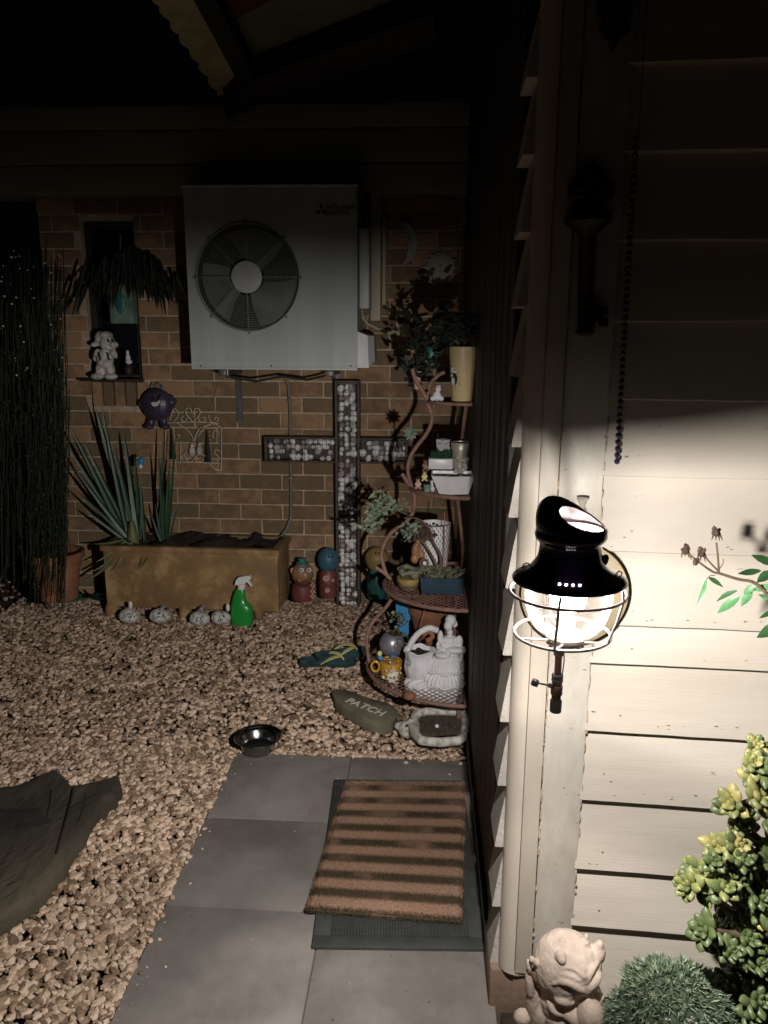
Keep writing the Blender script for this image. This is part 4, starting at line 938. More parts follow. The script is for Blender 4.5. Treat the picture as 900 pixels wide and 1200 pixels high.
for x, y in ((405, 760), (485, 750)):
    m = MB(); E(m, *Z(x, y-20), 2.6, 2.8, Y_-.01, 2.5); E(m, *Z(x, y+40), 3.6, 6, Y_-.008, 2.5); m.build('little_figure', m_dirtwhite, wo)
m = MB(); p0 = F(253, 505, Y_-.012)
for k in range(9): m.ball(F(245.5+k*.32, 506+k*4.4, Y_-.018), .0028, 6, 4)
m.build('bead_trim', m_eye, wo)['kind'] = 'stuff'

# dark wall plaques up by the duct
mp_ = thing('crescent_moon_plaque', F(472, 285, 4.12), 'dim crescent moon wall plaque right of the air conditioner', 'plaque')
c = F(470, 285, 4.12); r_ = 19*S(470, 285, 4.12); m = MB(); q = [c+Vector((math.sin(a)*r_, 0, -math.cos(a)*r_*1.3)) for a in [math.pi*i/16 for i in range(17)]]; q2 = [c+Vector((math.sin(a)*r_*.45, 0, -math.cos(a)*r_*1.2)) for a in [math.pi*i/16 for i in range(15, 0, -1)]]
m.extr(q+q2, (0, .02, 0)); m.build('crescent', m_eave, mp_, ang=20)
m = MB(); m.ball(c+Vector((r_*.50, -.004, .02)), (.008, .008, .02)); m.ball(c+Vector((r_*.7, -.001, .05)), (.006, .004, .004)); m.build('face', m_eave, mp_)
rp_ = thing('round_sun_plaque', F(516, 312, 4.12), 'dim round sun face wall plaque beside the crescent moon plaque', 'plaque')
c = F(516, 313, 4.12); r_ = 17*S(516, 313, 4.12); m = MB(); m.ball(c, (r_, .018, r_), 28, 12); m.build('disc', m_eave, rp_)
m = MB()
for k in range(14):
    a = 2*math.pi*k/14; m.lathe([(.010, 0), (.006, .014), (0, .03)], c+Vector((math.cos(a)*r_*.95, 0, math.sin(a)*r_*.95)), 6, Matrix.Rotation(math.pi/2-a, 3, 'Y'))
m.ball(c+Vector((0, -.018, -.004)), (.008, .008, .016)); m.ball(c+Vector((-.02, -.016, .012)), (.008, .004, .004)); m.ball(c+Vector((.02, -.016, .012)), (.008, .004, .004)); m.build('rays_and_face', m_eave, rp_)['kind'] = 'stuff'
# ------------------------------------------------------------------ painted rocks, spray bottle
for i, (x, y, w_, h_, top, lab) in enumerate(((152, 722, 13, 8.5, 1, 'white painted rock with a white knob, leftmost of the row before the trough'), (187.5, 722, 13, 8, 2, 'white painted rock with dark bird shaped knob, second of the row before the trough'), (234, 725, 12.5, 8, 3, 'speckled grey painted rock with small dark knob beside the middle trough foot'), (259, 724, 12, 8, 1, 'speckled painted rock with pale knob next to the green spray bottle'))):
    t = thing('painted_rock', GG(x, 730), lab, 'rock', 'painted rocks in front of the trough'); Y_ = 3.68
    m = MB(); E(m, x, y, w_, h_, Y_, 10); E(m, x-3, y-2, w_*.7, h_*.8, Y_, 9); blob(m, 'rock', m_painted, t, .006, 3)
    m = MB()
    if top == 1: E(m, x+(1 if i == 0 else 8), 709 if i == 0 else 712, 2.4, 5, Y_)
    else: E(m, x+2, 714, 3, 3.5, Y_); E(m, x+4.5, 711, 2, 2, Y_)
    m.build('knob', m_eye if top == 1 else m_gunmetal, t)
    m = MB()
    for k in range(7):
        a = rnd.uniform(0, 6); q = F(x+rnd.uniform(-4, 6), y+rnd.uniform(-3, 3), Y_-.045)
        m.tube([q, q+Vector((.010*math.cos(a), -.001, .010*math.sin(a)))], [.0028, .0008], 5)
    m.build('painted_sprig', m_dim, t)['kind'] = 'stuff'
sb = thing('spray_bottle', GG(284, 731), 'green plastic spray bottle with white trigger head standing before the trough', 'spray bottle')
Y_ = GG(284, 731).y; b0 = GG(284, 731); s_ = S(284, 705, Y_)
hh = F(284, 690, Y_).z-b0.z
m = MB(); q = []
for t, wx, off in ((0, 12.4, 0), (.03, 13.2, 0), (.35, 13.2, 0), (.50, 12.6, .2), (.58, 10.5, -1.2), (.66, 8.2, -2.6), (.80, 7.2, -2.2), (.93, 6, -1.4), (1.0, 4.2, -.6)):
    q.append((t*hh, wx*s_, off*s_))
n = 28; vs = []; fs = []
for z, w_, off in q:
    for k in range(n):
        a = 2*math.pi*k/n; c, d = math.cos(a), math.sin(a); vs.append(b0+Vector((math.copysign(abs(c)**.7, c)*w_+off, math.copysign(abs(d)**.7, d)*w_*.62, z)))
for i in range(len(q)-1):
    for k in range(n): fs.append((i*n+k, i*n+(k+1) % n, (i+1)*n+(k+1) % n, (i+1)*n+k))
fs += [tuple(range(n)), tuple((len(q)-1)*n+k for k in range(n))]; m.add(vs, fs); m.build('bottle', m_grn, sb)
m = MB(); m.lathe([(4.3*s_, 0), (4.6*s_, .003), (4.6*s_, 5*s_), (3.6*s_, 6*s_), (0, 6*s_)], F(283, 690, Y_), 20); m.build('collar', m_eye, sb)
m = MB(); pts = [(275, 686), (276, 681), (279, 677), (286, 675.5), (292, 675), (294, 677), (293.5, 679), (290, 680), (289, 682), (287, 684), (280, 685)]
m.extr([F(x, y, Y_-.014) for x, y in pts], (0, .028, 0)); m.build('spray_head', m_eye, sb, ang=20)
m = MB(); m.extr([F(x, y, Y_-.006) for x, y in ((289, 680), (291.5, 680), (294, 684), (295.5, 687), (294, 687.5), (291.5, 684.5), (289.5, 682.5))], (0, .012, 0)); m.build('trigger', m_eye, sb, ang=20)
m = MB(); c = F(283.5, 726, Y_); 
for k in range(6): a = 2*math.pi*k/6; m.ball(c+Vector((math.cos(a)*.016, -.030+.004, math.sin(a)*.009)), (.009, .006, .006), 8, 5)
m.build('printed_flower', m_eye, sb)['kind'] = 'stuff'

# ------------------------------------------------------------------ painted bottle people
def bottle_person(name, lab, x, ytop, ybot, wb, hx, hy, hr, body, head, Y_, hy2=None):
    t = thing(name, F(x, ybot, Y_), lab, 'garden ornament', 'painted ornaments by the foot of the cross'); z0 = F(x, ybot, Y_).z; z1 = F(x, hy+hr*.8, Y_).z; s_ = S(x, ybot, Y_)
    m = MB(); H_ = z1-z0; m.lathe([(0, 0), (wb*.9*s_, 0), (wb*s_, .01), (wb*1.02*s_, H_*.5), (wb*.92*s_, H_*.85), (wb*.6*s_, H_), (0, H_)], Vector((F(x, ybot, Y_).x, Y_, z0)), 28); m.build('body', body, t)
    m = MB(); E(m, hx, hy, hr, hr*(hy2 or 1.0), Y_); m.build('head', head, t); return t
t = bottle_person('spectacled_ornament', 'orange-headed garden ornament with round spectacles and green hat beside the trough', 355, 0, 702, 13, 354.5, 672, 13, m_maroon, m_orange, 3.93)
Y_ = 3.93; fy = Y_-13*S(355, 670, Y_)
for x in (353.5, 362.5):
    m = MB(); E(m, x, 668, 2.8, 2.8, fy+.01, 2); m.build('eye', m_eye, t); m = MB(); E(m, x-.3, 668, 1.1, 1.2, fy-.001, 1); m.build('pupil', m_black, t)
    m = MB(); c = F(x, 668, fy-.001); m.tube([c+Vector((math.cos(a), 0, math.sin(a)))*4.1*S(x, 668, fy) for a in [2*math.pi*i/24 for i in range(24)]], .0018, 6, closed=True); m.build('spectacle_rim', m_gunmetal, t)
m = MB(); E(m, 357.5, 674, 2.6, 2.6, fy-.004); m.build('nose', m_pink, t)
m = MB(); m.tube([F(350+k*1.8, 679.5+2.2*math.sin(math.pi*k/6), fy+.006) for k in range(7)], .0016, 5); m.build('smile', m_black, t)
m = MB(); c = F(354.5, 660, Y_); s_ = S(355, 660, Y_); m.lathe([(0, 0), (7.5*s_, 0), (7.5*s_, .004), (4.6*s_, .006), (4.8*s_, 6*s_), (0, 6*s_)], c, 20); m.build('hat', m_teal, t)
m = MB(); E(m, 342.5, 669, 2.2, 4, Y_); m.build('ear', m_pink, t)
for yy in (686, 693, 699):
    m = MB(); p = F(366, yy, Y_-.05); [m.ball(p+Vector((math.cos(a)*.008, 0, math.sin(a)*.010)), (.006, .004, .006), 8, 5) for a in (0, 1.57, 3.14, 4.7)]; m.build('flower', m_pink, t)
t = bottle_person('blue_headed_ornament', 'blue-headed garden ornament with pink flowers on its maroon body left of the cross', 385, 0, 698, 11, 384.5, 656, 12.5, m_maroon, m_bluebody, 3.98, 1.2)
fy = 3.98-12.5*S(384, 656, 3.98)
for x in (385.5, 389.5):
    m = MB(); E(m, x, 652.5, 1.2, 1.4, fy+.003); m.build('eye', m_black, t)
for x, y, r_ in ((382, 678, 1.2), (383.5, 692, .9), (390, 680, .6)):
    c = F(x, y, 3.98-.058); m = MB()
    for k in range(8): a = 2*math.pi*k/8; m.ball(c+Vector((math.cos(a), 0, math.sin(a)))*.011*r_, (.0055*r_, .003, .0055*r_), 8, 5)
    m.ball(c, .006*r_, 8, 5); m.build('flower', m_pink, t)
t = bottle_person('yellow_headed_ornament', 'ochre yellow-headed garden ornament right of the cross behind the corner stand', 442, 0, 700, 12, 442, 655, 15, m_teal, m_yellow, 4.0)
fy = 4.0-15*S(442, 655, 4.0)
for x in (440.5, 444.5):
    m = MB(); E(m, x, 648.5, 1.1, 1.2, fy+.006); m.build('eye', m_black, t)

# ------------------------------------------------------------------ corner stand with four mesh shelves
YS = 3.06; XS = .165
st = thing('corner_shelf_stand', (XS-.15, YS, gz(YS)), 'rusty wrought iron plant stand with four half-round mesh shelves and a wavy rail', 'plant stand')
SH = []
for i, (zy, px_, yf) in enumerate((((472), 500, 474), (584, 480, 584), (716, 450, 716), (828, 431, 828))):
    xl = F(px_, (468, 572, 678, 780)[i], YS).x; r_ = XS-xl; Yf = YS-r_*.95; z = F(548, yf, Yf).z; SH.append((z, r_))
    m = MB(); pts = [Vector((XS-r_*math.sin(a), YS-r_*.95*math.cos(a), z)) for a in [math.pi*.5*k/18 for k in range(37)]]
    m.tube(pts+[Vector((XS, YS+r_*.95, z))], .0085 if i != 0 else .007, 10); m.build('shelf_rim', m_stand, st)
    m = MB(); m.tube([Vector((XS, YS-r_*.95, z)), Vector((XS, YS+r_*.95, z))], .006, 8); m.build('back_rail', m_stand, st)
    m = MB(); stp = .030; k = -int(2*r_/stp)
    while k*stp < 2*r_:                                     # diamond mesh
        for sg in (1, -1):
            seg_ = []
            for q in range(40):
                u = -r_*1.0+2*r_*q/39; x = XS-r_*.0-(u+r_)*.5; y = YS+k*stp+sg*(x-XS)*1.0
                if ((x-XS)**2+((y-YS)/.95)**2) < (r_-.004)**2 and x < XS: seg_.append(Vector((x, y, z+.001*sg)))
            if len(seg_) > 1: m.tube([seg_[0], seg_[-1]], .0014, 4, cap=False)
        k += 1
    m.build('shelf_mesh', m_stand, st, sm=False)['kind'] = 'stuff'
def crv(pts, k=5):
    e = [pts[0]]+pts+[pts[-1]]; P_ = []
    for i in range(1, len(e)-2):
        for q in range(k):
            t = q/k; a, b, c, d = e[i-1], e[i], e[i+1], e[i+2]; P_.append(.5*((2*b)+(c-a)*t+(2*a-5*b+4*c-d)*t*t+(3*b-a-3*c+d)*t**3))
    return P_+[pts[-1]]
YR = YS-.03
for pts in (((521, 436), (512, 441), (504, 451), (502, 463), (500, 470), (504, 480), (506, 493), (500, 508), (489, 522), (481, 535), (478, 552), (483, 572), (486, 584), (484, 600), (475, 612), (458, 625), (449, 640), (447, 653), (451, 668), (455, 677)),
            ((462, 697), (452, 712), (436, 730), (430, 748), (431, 765), (434, 785), (436, 800)),
            ((483, 432), (487, 445), (494, 456), (500, 468)), ((471, 555), (478, 566), (485, 578)), ((440, 665), (450, 671), (458, 679))):
    m = MB(); m.tube(crv([F(x, y, YR) for x, y in pts]), .0085, 10); m.build('wavy_rail', m_stand, st)
m = MB(); m.tube(crv([Vector((XS+.0, YS+.10, gz(2.7))), Vector((XS-.03, YS+.12, .3)), Vector((XS-.0, YS+.1, .6)), Vector((XS-.03, YS+.12, .9)), Vector((XS-.0, YS+.1, 1.3))]), .008, 8); m.build('wall_rail', m_stand, st)
for x, y in ((XS-.32, YS+.02), (XS-.02, YS-.30), (XS-.25, YS+.2)):
    m = MB(); m.tube([Vector((x, y, SH[3][0])), Vector((x, y, gz(y)-.03))], .008, 8); m.build('foot', m_stand, st)

def pot_at(name, lab, cat, x, yb, yt, wt, wb, Y_, mt, rimh=.12, soil=True, n=32, group=None):
    t = thing(name, F(x, yb, Y_), lab, cat, group); c = F(x, yb, Y_); H_ = F(x, yt, Y_).z-c.z; s_ = S(x, yb, Y_); a, b = wt/2*s_, wb/2*s_
    m = MB(); m.lathe([(0, .001), (b*.96, 0), (b, .003), (b+(a-b)*(1-rimh)*.95, H_*(1-rimh)), (a, H_*(1-rimh)+.001), (a*1.01, H_-.002), (a*.97, H_), (a*.88, H_), (a*.84, H_*.86), (0, H_*.86)], c, n); m.build('pot', mt, t)
    if soil:
        m = MB(); m.lathe([(a*.86, H_*.88), (a*.5, H_*.92), (0, H_*.94)], c, 16, fn=lambda v, an: v+Vector((0, 0, rnd.uniform(-.004, .006)))); m.build('soil', m_soil, t)
    return t
def onz(x, z, Y_): return None
# top shelf
Y_ = 2.98
t = pot_at('tall_cow_pot', 'tall cream pot printed with a black and white cow on the top shelf', 'plant pot', 541, 470, 406, 33, 24, Y_, m_pcream, .02)
c = F(529.5, 441, Y_); s_ = S(530, 441, Y_)
def onpot(px, py, k=.0): 
    fr = (470-py)/64; r_ = (12+4.5*fr)*s_+.0012; cx = F(541, 470, Y_).x; x = F(px, py, Y_-r_*.8).x; dx = max(-r_*.98, min(r_*.98, x-cx)); return Vector((cx+dx, Y_-math.sqrt(r_*r_-dx*dx)-k, F(px, py, Y_-r_*.8).z))
def patch(name, px, py, rx, ry, mt, k=.0): m = MB(); ce = onpot(px, py, k); m.add([ce]+[onpot(px+rx*math.cos(a), py+ry*math.sin(a), k) for a in [2*math.pi*i/20 for i in range(20)]], [(0, 1+i, 1+(i+1) % 20) for i in range(20)]); return m.build(name, mt, t)
patch('cow_body', 531, 444, 5.0, 7.5, m_print); patch('cow_patch', 531, 447, 2.0, 4.5, m_eye, .0006); patch('cow_patch', 529.5, 440, 1.4, 2.0, m_eye, .0006); patch('cow_head', 531.5, 434, 2.8, 3.4, m_eye); patch('cow_nose', 532.5, 433.5, .9, .9, m_print, .0006)
m = MB()
for a, b in (((528, 430.5), (530, 428)), ((532, 430), (533, 427.6)), ((536, 439), (538.5, 434)), ((536, 449), (542, 452.5)), ((537, 450), (540, 447.5)), ((530, 451), (530, 457)), ((534, 451), (534, 457))): m.tube([onpot(*a), onpot(*b)], .0009, 4)
m.build('cow_outline', m_print, t)['kind'] = 'stuff'
t = thing('white_cat_figurine', F(512, 471, 2.95), 'small white seated cat figurine left of the tall cow pot', 'figurine')
m = MB(); Y2 = 2.96; E(m, 512, 464, 5.5, 6, Y2); E(m, 513.5, 456, 3.6, 3.6, Y2-.01); E(m, 507, 467, 3.2, 3, Y2-.012); E(m, 517, 467, 3.4, 3.2, Y2-.008); E(m, 511.8, 453, 1.1, 2, Y2-.01); E(m, 515.4, 452.5, 1.1, 2.2, Y2-.01); blob(m, 'body', m_plaster, t, .003, 2)
t = pot_at('pink_cone_pot', 'small pink tapering pot with a dark shrubby plant hanging left of the top shelf', 'plant pot', 488.5, 456, 435, 12, 6, 3.10, m_pink, .1)
m = MB(); rs4 = random.Random(8)
for i in range(150):
    x, y = rs4.gauss(494, 11), rs4.gauss(415, 17); x = max(x, 477) if y > 402 else max(x, 486); p0 = F(x, y, 3.1+rs4.uniform(-.08, .08)); d = Vector((rs4.uniform(-1, 1), rs4.uniform(-1, 1), rs4.uniform(-.2, 1)))*.035; q = blade(p0, p0+d, .007, 0, 3); m.add(q.v, q.f)
for i in range(9): m.tube([F(488.5, 436, 3.1), F(rs4.uniform(478, 505), rs4.uniform(385, 425), 3.1)], .002, 5)
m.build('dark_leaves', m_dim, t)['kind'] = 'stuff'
t = thing('teal_hanging_ornament', F(506, 418, 3.14), 'dark teal teardrop ornament hanging behind the top shelf', 'ornament')
m = MB(); m.lathe([(0, -.045), (.02, -.03), (.028, 0), (.018, .03), (.004, .05), (0, .055)], F(506, 414, 3.14), 20); m.build('drop', m_teal, t); m = MB(); m.tube([F(506, 398, 3.14), F(506, 372, 3.14)], .0012, 5); m.build('cord', m_cable, t)
t = thing('dark_potted_shrub', F(540, 410, 3.03), 'dark leafy shrub rising above the tall cow pot', 'plant')
m = MB()
for i in range(170):
    x, y = rs4.gauss(530, 14), rs4.gauss(388, 13); p0 = F(x, y, 2.99+rs4.uniform(-.08, .07)); d = Vector((rs4.uniform(-1, 1), rs4.uniform(-1, 1), rs4.uniform(-.3, 1)))*.04
    if y < 404 and x > 500: q = blade(p0, p0+d, .009, 0, 3); m.add(q.v, q.f)
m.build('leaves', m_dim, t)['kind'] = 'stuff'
for i in range(5): m = MB(); m.tube([F(541, 409, 2.98), F(rs4.uniform(518, 548), rs4.uniform(372, 398), 2.98)], .0025, 5); m.build('twig', m_stem, t)

# second shelf
t = thing('white_square_planter', F(529, 580, 2.90), 'white square tapering planter at the front of the second shelf', 'plant pot')
Y_ = 2.90; m = MB()
def P4(lst, yb, yt, Yd=.0):
    return None
zb, zt = F(529, 579, Y_).z, F(529, 557, Y_).z
X_ = lambda px, py: F(px, py, Y_).x
bot = [(X_(514.5, 579), Y_), (X_(528, 580), Y_-.012), (X_(549, 580), Y_), (X_(549, 580), Y_+.07), (X_(514.5, 580), Y_+.07)]; top = [(X_(505.5, 558), Y_-.02), (X_(526, 560), Y_-.035), (X_(556, 558), Y_-.02), (X_(556, 558), Y_+.11), (X_(505.5, 558), Y_+.11)]
n = 5; ctr = Vector(((X_(505, 558)+X_(556, 558))/2, Y_+.045, 0))
def sh(p, k): v = Vector((p[0], p[1], 0)); return ctr+(v-ctr)*k
vs = [Vector((x, y, zb)) for x, y in bot]+[Vector((x, y, zt)) for x, y in top]+[sh(p, .93)+Vector((0, 0, zt)) for p in top]+[sh(p, .9)+Vector((0, 0, zt-.02)) for p in top]
fs = [tuple(range(5))]+[(k*5+i, k*5+(i+1) % 5, (k+1)*5+(i+1) % 5, (k+1)*5+i) for k in range(3) for i in range(5)]
m.add(vs, fs); m.build('pot', m_pwhite, t, sm=False); m = MB(); m.add([vs[15+i]+Vector((0, 0, .004)) for i in range(5)], [(0, 1, 2, 3, 4)]); m.build('soil', m_soil, t, sm=False)
m = MB()
for i in range(26): q = F(rs4.uniform(508, 552), 557, Y_+rs4.uniform(-.01, .07)); m.ball(q+Vector((0, 0, -.004)), (rs4.uniform(.004, .009), .006, .004), 7, 4)
m.build('pebbles', m_dirtwhite, t)['kind'] = 'stuff'
t = pot_at('grey_moulded_pot', 'small grey pot with moulded flower relief at the back of the second shelf', 'plant pot', 539, 560, 518, 23, 15, 3.03, m_alu, .2)
m = MB()
for k in range(9): a = rs4.uniform(3.6, 5.8); z = F(539, 535+k*2, 3.03).z; r_ = 9*S(539, 540, 3.03); q = F(539, 540, 3.03); m.ball((q.x+r_*math.cos(a), 3.03+r_*math.sin(a), z), .009, 8, 5)
m.build('flower_relief', m_dirtwhite, t)['kind'] = 'stuff'
t = thing('white_trough_planter', F(516, 551, 3.0), 'small low white trough with green succulent behind the square planter', 'plant pot')
m = MB(); a, b = F(502, 550, 2.99), F(531, 538, 2.99); m.box2((a.x, 2.99, a.z), (b.x, 3.06, b.z), .004); m.build('trough', m_pwhite, t)
m = MB()
for i in range(60): p0 = F(rs4.uniform(506, 527), 538, 3.02); d = Vector((rs4.uniform(-1, 1), rs4.uniform(-1, .6), rs4.uniform(.4, 1.4)))*.028; q = blade(p0, p0+d, .006, 0, 3); m.add(q.v, q.f)
m.build('succulent_leaves', m_blade, t)['kind'] = 'stuff'
t = pot_at('white_angular_pot', 'white angular pot standing in the dark at the back of the second shelf', 'plant pot', 519, 550, 515, 17, 12, 3.12, m_pwhite, .05, n=4)
def bear(lab, x, y, k, Y_, mt):
    t = thing('bear_figurine', F(x, y, Y_), lab, 'figurine', 'small bears on the second shelf'); m = MB(); E(m, x, y-6*k, 4*k, 5*k, Y_); E(m, x, y-13*k, 3.4*k, 3.2*k, Y_-.006); E(m, x-2.6*k, y-16*k, 1.4*k, 1.4*k, Y_); E(m, x+2.6*k, y-16*k, 1.4*k, 1.4*k, Y_); E(m, x-3.4*k, y-1.5*k, 2.2*k, 2*k, Y_-.012); E(m, x+3.4*k, y-1.5*k, 2.2*k, 2*k, Y_-.012); E(m, x-4*k, y-8*k, 1.6*k, 3*k, Y_-.006); E(m, x+4*k, y-8*k, 1.6*k, 3*k, Y_-.006); blob(m, 'body', mt, t, .003, 2)
    m = MB(); [E(m, x+d*k, y-13.6*k, .5*k, .5*k, Y_-.006-3.3*k*S(x, y, Y_)) for d in (-1.2, 1.2)]; m.build('eye', m_black, t)
bear('small pale bear figurine at the left end of the second shelf', 490, 573, .72, 2.94, m_pink)
bear('yellow bear figurine behind the pale one on the second shelf', 497.5, 564, .7, 3.0, m_strap)
bear('brownish bear figurine high at the back left of the second shelf', 499, 552, .8, 3.06, m_orange)
t = pot_at('tiny_grey_cup', 'tiny grey cup next to the pale bear on the second shelf', 'cup', 500.5, 576, 567.5, 9, 8, 2.92, m_tealpale, .15)
t = thing('small_white_rabbit', F(507, 577, 2.93), 'tiny white rabbit figurine between the grey cup and the white square planter', 'figurine'); m = MB(); E(m, 507, 573, 3, 3.6, 2.93); E(m, 506, 568, 2.2, 2.2, 2.925); E(m, 505, 564, .8, 2.2, 2.925); E(m, 507.4, 564, .8, 2.2, 2.925); blob(m, 'body', m_plaster, t, .0028, 2)
t = thing('silver_leaf_sprig', F(483, 513, 3.1), 'pale silvery leaf rosette catching light left of the wavy rail', 'plant')
for i in range(9):
    a = 2*math.pi*i/9; p0 = F(481, 508, 3.09); q = blade(p0, p0+Vector((math.cos(a)*.03, -.008, math.sin(a)*.03)), .008, 0, 4); q.build('leaf', m_silverleaf, t)
m = MB(); m.tube([F(481, 509, 3.09), F(485, 545, 3.1)], .003, 6); m.build('stem', m_stem, t)

# third shelf
Y_ = 3.0
t = thing('white_brick_pot', F(508, 664, 3.04), 'white round pot with moulded brick pattern on the third shelf', 'plant pot')
c = F(508, 664, 3.04); H_ = F(508, 613, 3.04).z-c.z; s_ = S(508, 640, 3.04); r_ = 19*s_
m = MB(); prof_ = [(0, 0), (r_*.84, 0)]
for k in range(14): z = H_*k/14; rr = r_*(.84+.16*k/14); prof_ += [(rr, z+.001), (rr, z+H_/14-.0025), (rr-.0018, z+H_/14-.0012)]
prof_ += [(r_*1.03, H_), (r_*.93, H_), (r_*.88, H_*.85), (0, H_*.85)]; m.lathe(prof_, c, 40); m.build('pot', m_pwhite, t, ang=25)
m = MB()
for k in range(14):
    z = c.z+H_*(k+.45)/14; rr = r_*(.84+.16*(k+.5)/14)
    for q in range(12): a = math.pi+(q+.5*(k%2))*math.pi/12; m.box((c.x+rr*math.cos(a), c.y+rr*math.sin(a), z), (.0012, .0012, H_/14*.4), Matrix.Rotation(a, 3, 'Z'))
m.build('moulded_joints', m_stem, t, sm=False)['kind'] = 'stuff'
m = MB(); [E(m, 487+dx, 645+dy, rx, ry, 2.975) for dx, dy, rx, ry in ((0, 0, 5, 9), (3, -10, 3.5, 4), (-1, 10, 5, 6), (5, 2, 3, 7), (8, 6, 3, 6))]; blob(m, 'moulded_figure', m_orange, t, .004, 2)
t = thing('blue_rectangular_pot', F(517, 700, 2.86), 'dark blue rectangular glazed pot with tangled succulents at the front of the third shelf', 'plant pot')
Yq = 2.845; zb, zt = F(517, 697, Yq).z, F(517, 678, Yq).z; m = MB(); a, b = F(492, 690, Yq).x, F(543, 690, Yq).x
vs = [Vector(v) for v in ((a+.008, Yq+.006, zb), (b-.004, Yq+.006, zb), (b-.004, Yq+.10, zb), (a+.008, Yq+.10, zb), (a, Yq, zt), (b, Yq, zt), (b, Yq+.11, zt), (a, Yq+.11, zt), (a+.006, Yq+.006, zt), (b-.006, Yq+.006, zt), (b-.006, Yq+.104, zt), (a+.006, Yq+.104, zt), (a+.006, Yq+.006, zt-.015), (b-.006, Yq+.006, zt-.015), (b-.006, Yq+.104, zt-.015), (a+.006, Yq+.104, zt-.015))]
fs = [(0, 1, 2, 3)]+[(k*4+i, k*4+(i+1) % 4, (k+1)*4+(i+1) % 4, (k+1)*4+i) for k in range(3) for i in range(4)]+[(12, 13, 14, 15)]
m.add(vs, fs); m.build('pot', m_blue, t, sm=False); m = MB(); m.box2((a+.007, Yq+.007, zt-.012), (b-.007, Yq+.103, zt-.006)); m.build('soil', m_soil, t)
m = MB()
for i in range(190):
    x = rs4.gauss(517, 12); x = max(494, min(541, x)); p0 = F(x, 679-rs4.uniform(0, 12), Yq+rs4.uniform(.01, .09)); d = Vector((rs4.uniform(-1, 1), rs4.uniform(-1, .6), rs4.uniform(-.1, 1)))*.022; q = blade(p0, p0+d, .005, 0, 3); m.add(q.v, q.f)
m.build('succulent_leaves', m_succ, t)['kind'] = 'stuff'
for pts in (((514, 678), (512, 665), (505, 650), (496, 636), (490, 630)), ((516, 676), (517, 660), (515, 648), (508, 636), (504, 622), (496, 612), (486, 607), (474, 607))):
    m = MB(); P_ = crv([F(x, y, 2.90) for x, y in pts]); m.tube(P_, [.0075-.005*i/len(P_) for i in range(len(P_))], 8); m.build('branch', m_stem, t)
m = MB(); m.tube([F(520, 680, 2.93), F(521, 600, 2.93)], .002, 6); m.build('stake', m_copper, t)
m = MB(); 
for cx, cy, n_l, sp_ in ((439, 600, 60, 10), (447, 588, 40, 9), (462, 592, 30, 8), (481, 622, 55, 8), (436, 615, 30, 7)):
    for i in range(n_l):
        p0 = F(rs4.gauss(cx, sp_*.6), rs4.gauss(cy, sp_*.6), 2.97+rs4.uniform(-.05, .05)); d = Vector((rs4.uniform(-1, 1), rs4.uniform(-1, .3), rs4.uniform(-.8, .8)))*.028; q = blade(p0, p0+d, .0055, 0, 3); m.add(q.v, q.f)
m.build('outer_leaves', m_silverleaf, t)['kind'] = 'stuff'
m = MB(); P_ = crv([F(x, y, 2.95) for x, y in ((486, 607), (470, 600), (455, 595), (440, 605))]); m.tube(P_, .0025, 6); m.build('branch', m_stem, t)
m = MB()
for i in range(70): p0 = F(rs4.gauss(497, 8), rs4.gauss(626, 6), 2.93+rs4.uniform(-.04, .03)); d = Vector((rs4.uniform(-1, 1), rs4.uniform(-1, .3), rs4.uniform(-.8, .8)))*.018; q = blade(p0, p0+d, .006, 0, 3); m.add(q.v, q.f)
m.build('dry_leaves', m_wilt, t)['kind'] = 'stuff'
t = pot_at('yellow_rim_bowl', 'round brown bowl with pale yellow rim holding driftwood pieces on the third shelf', 'bowl', 478.5, 689, 676, 27, 20, 2.93, m_yellow, .35, False)
m = MB(); c = F(478.5, 689, 2.93); s_ = S(478, 685, 2.93); m.lathe([(9.5*s_, .0), (12.8*s_, .017), (13.2*s_, .022)], c, 30); m.build('dark_base_band', m_stem, t)
dw = thing('driftwood_piece', F(480, 676, 2.93), 'grey gnarled driftwood lying across the yellow rimmed bowl', 'driftwood'); m = MB()
m.tube(crv([F(x, y, 2.93) for x, y in ((466, 668), (476, 664), (488, 668), (496, 664))]), [.014, .012, .011, .012, .011]*3+[.008], 8); m.tube(crv([F(x, y, 2.90) for x, y in ((470, 674), (482, 671), (492, 672))]), .012, 8); E(m, 471, 670, 4, 5, 2.91); E(m, 486, 676, 5, 3, 2.90); blob(m, 'wood', m_succ, dw, .004, 2)
lp2 = thing('ring_ornament', F(497, 672, 2.88), 'small brown ring-shaped ornament holding a pale stone on the third shelf', 'ornament'); c = F(497, 660, 2.88); s_ = S(497, 660, 2.88)
m = MB(); m.tube([c+Vector((math.cos(a)*4.5*s_, 0, math.sin(a)*5*s_)) for a in [2*math.pi*i/20 for i in range(20)]], .0042, 8, closed=True); m.tube([c+Vector((0, 0, -5*s_)), F(498, 680, 2.88)], .004, 6); m.build('ring', m_stem, lp2); m = MB(); E(m, 497.5, 660, 2.4, 2.8, 2.88); m.build('pale_stone', m_eye, lp2)

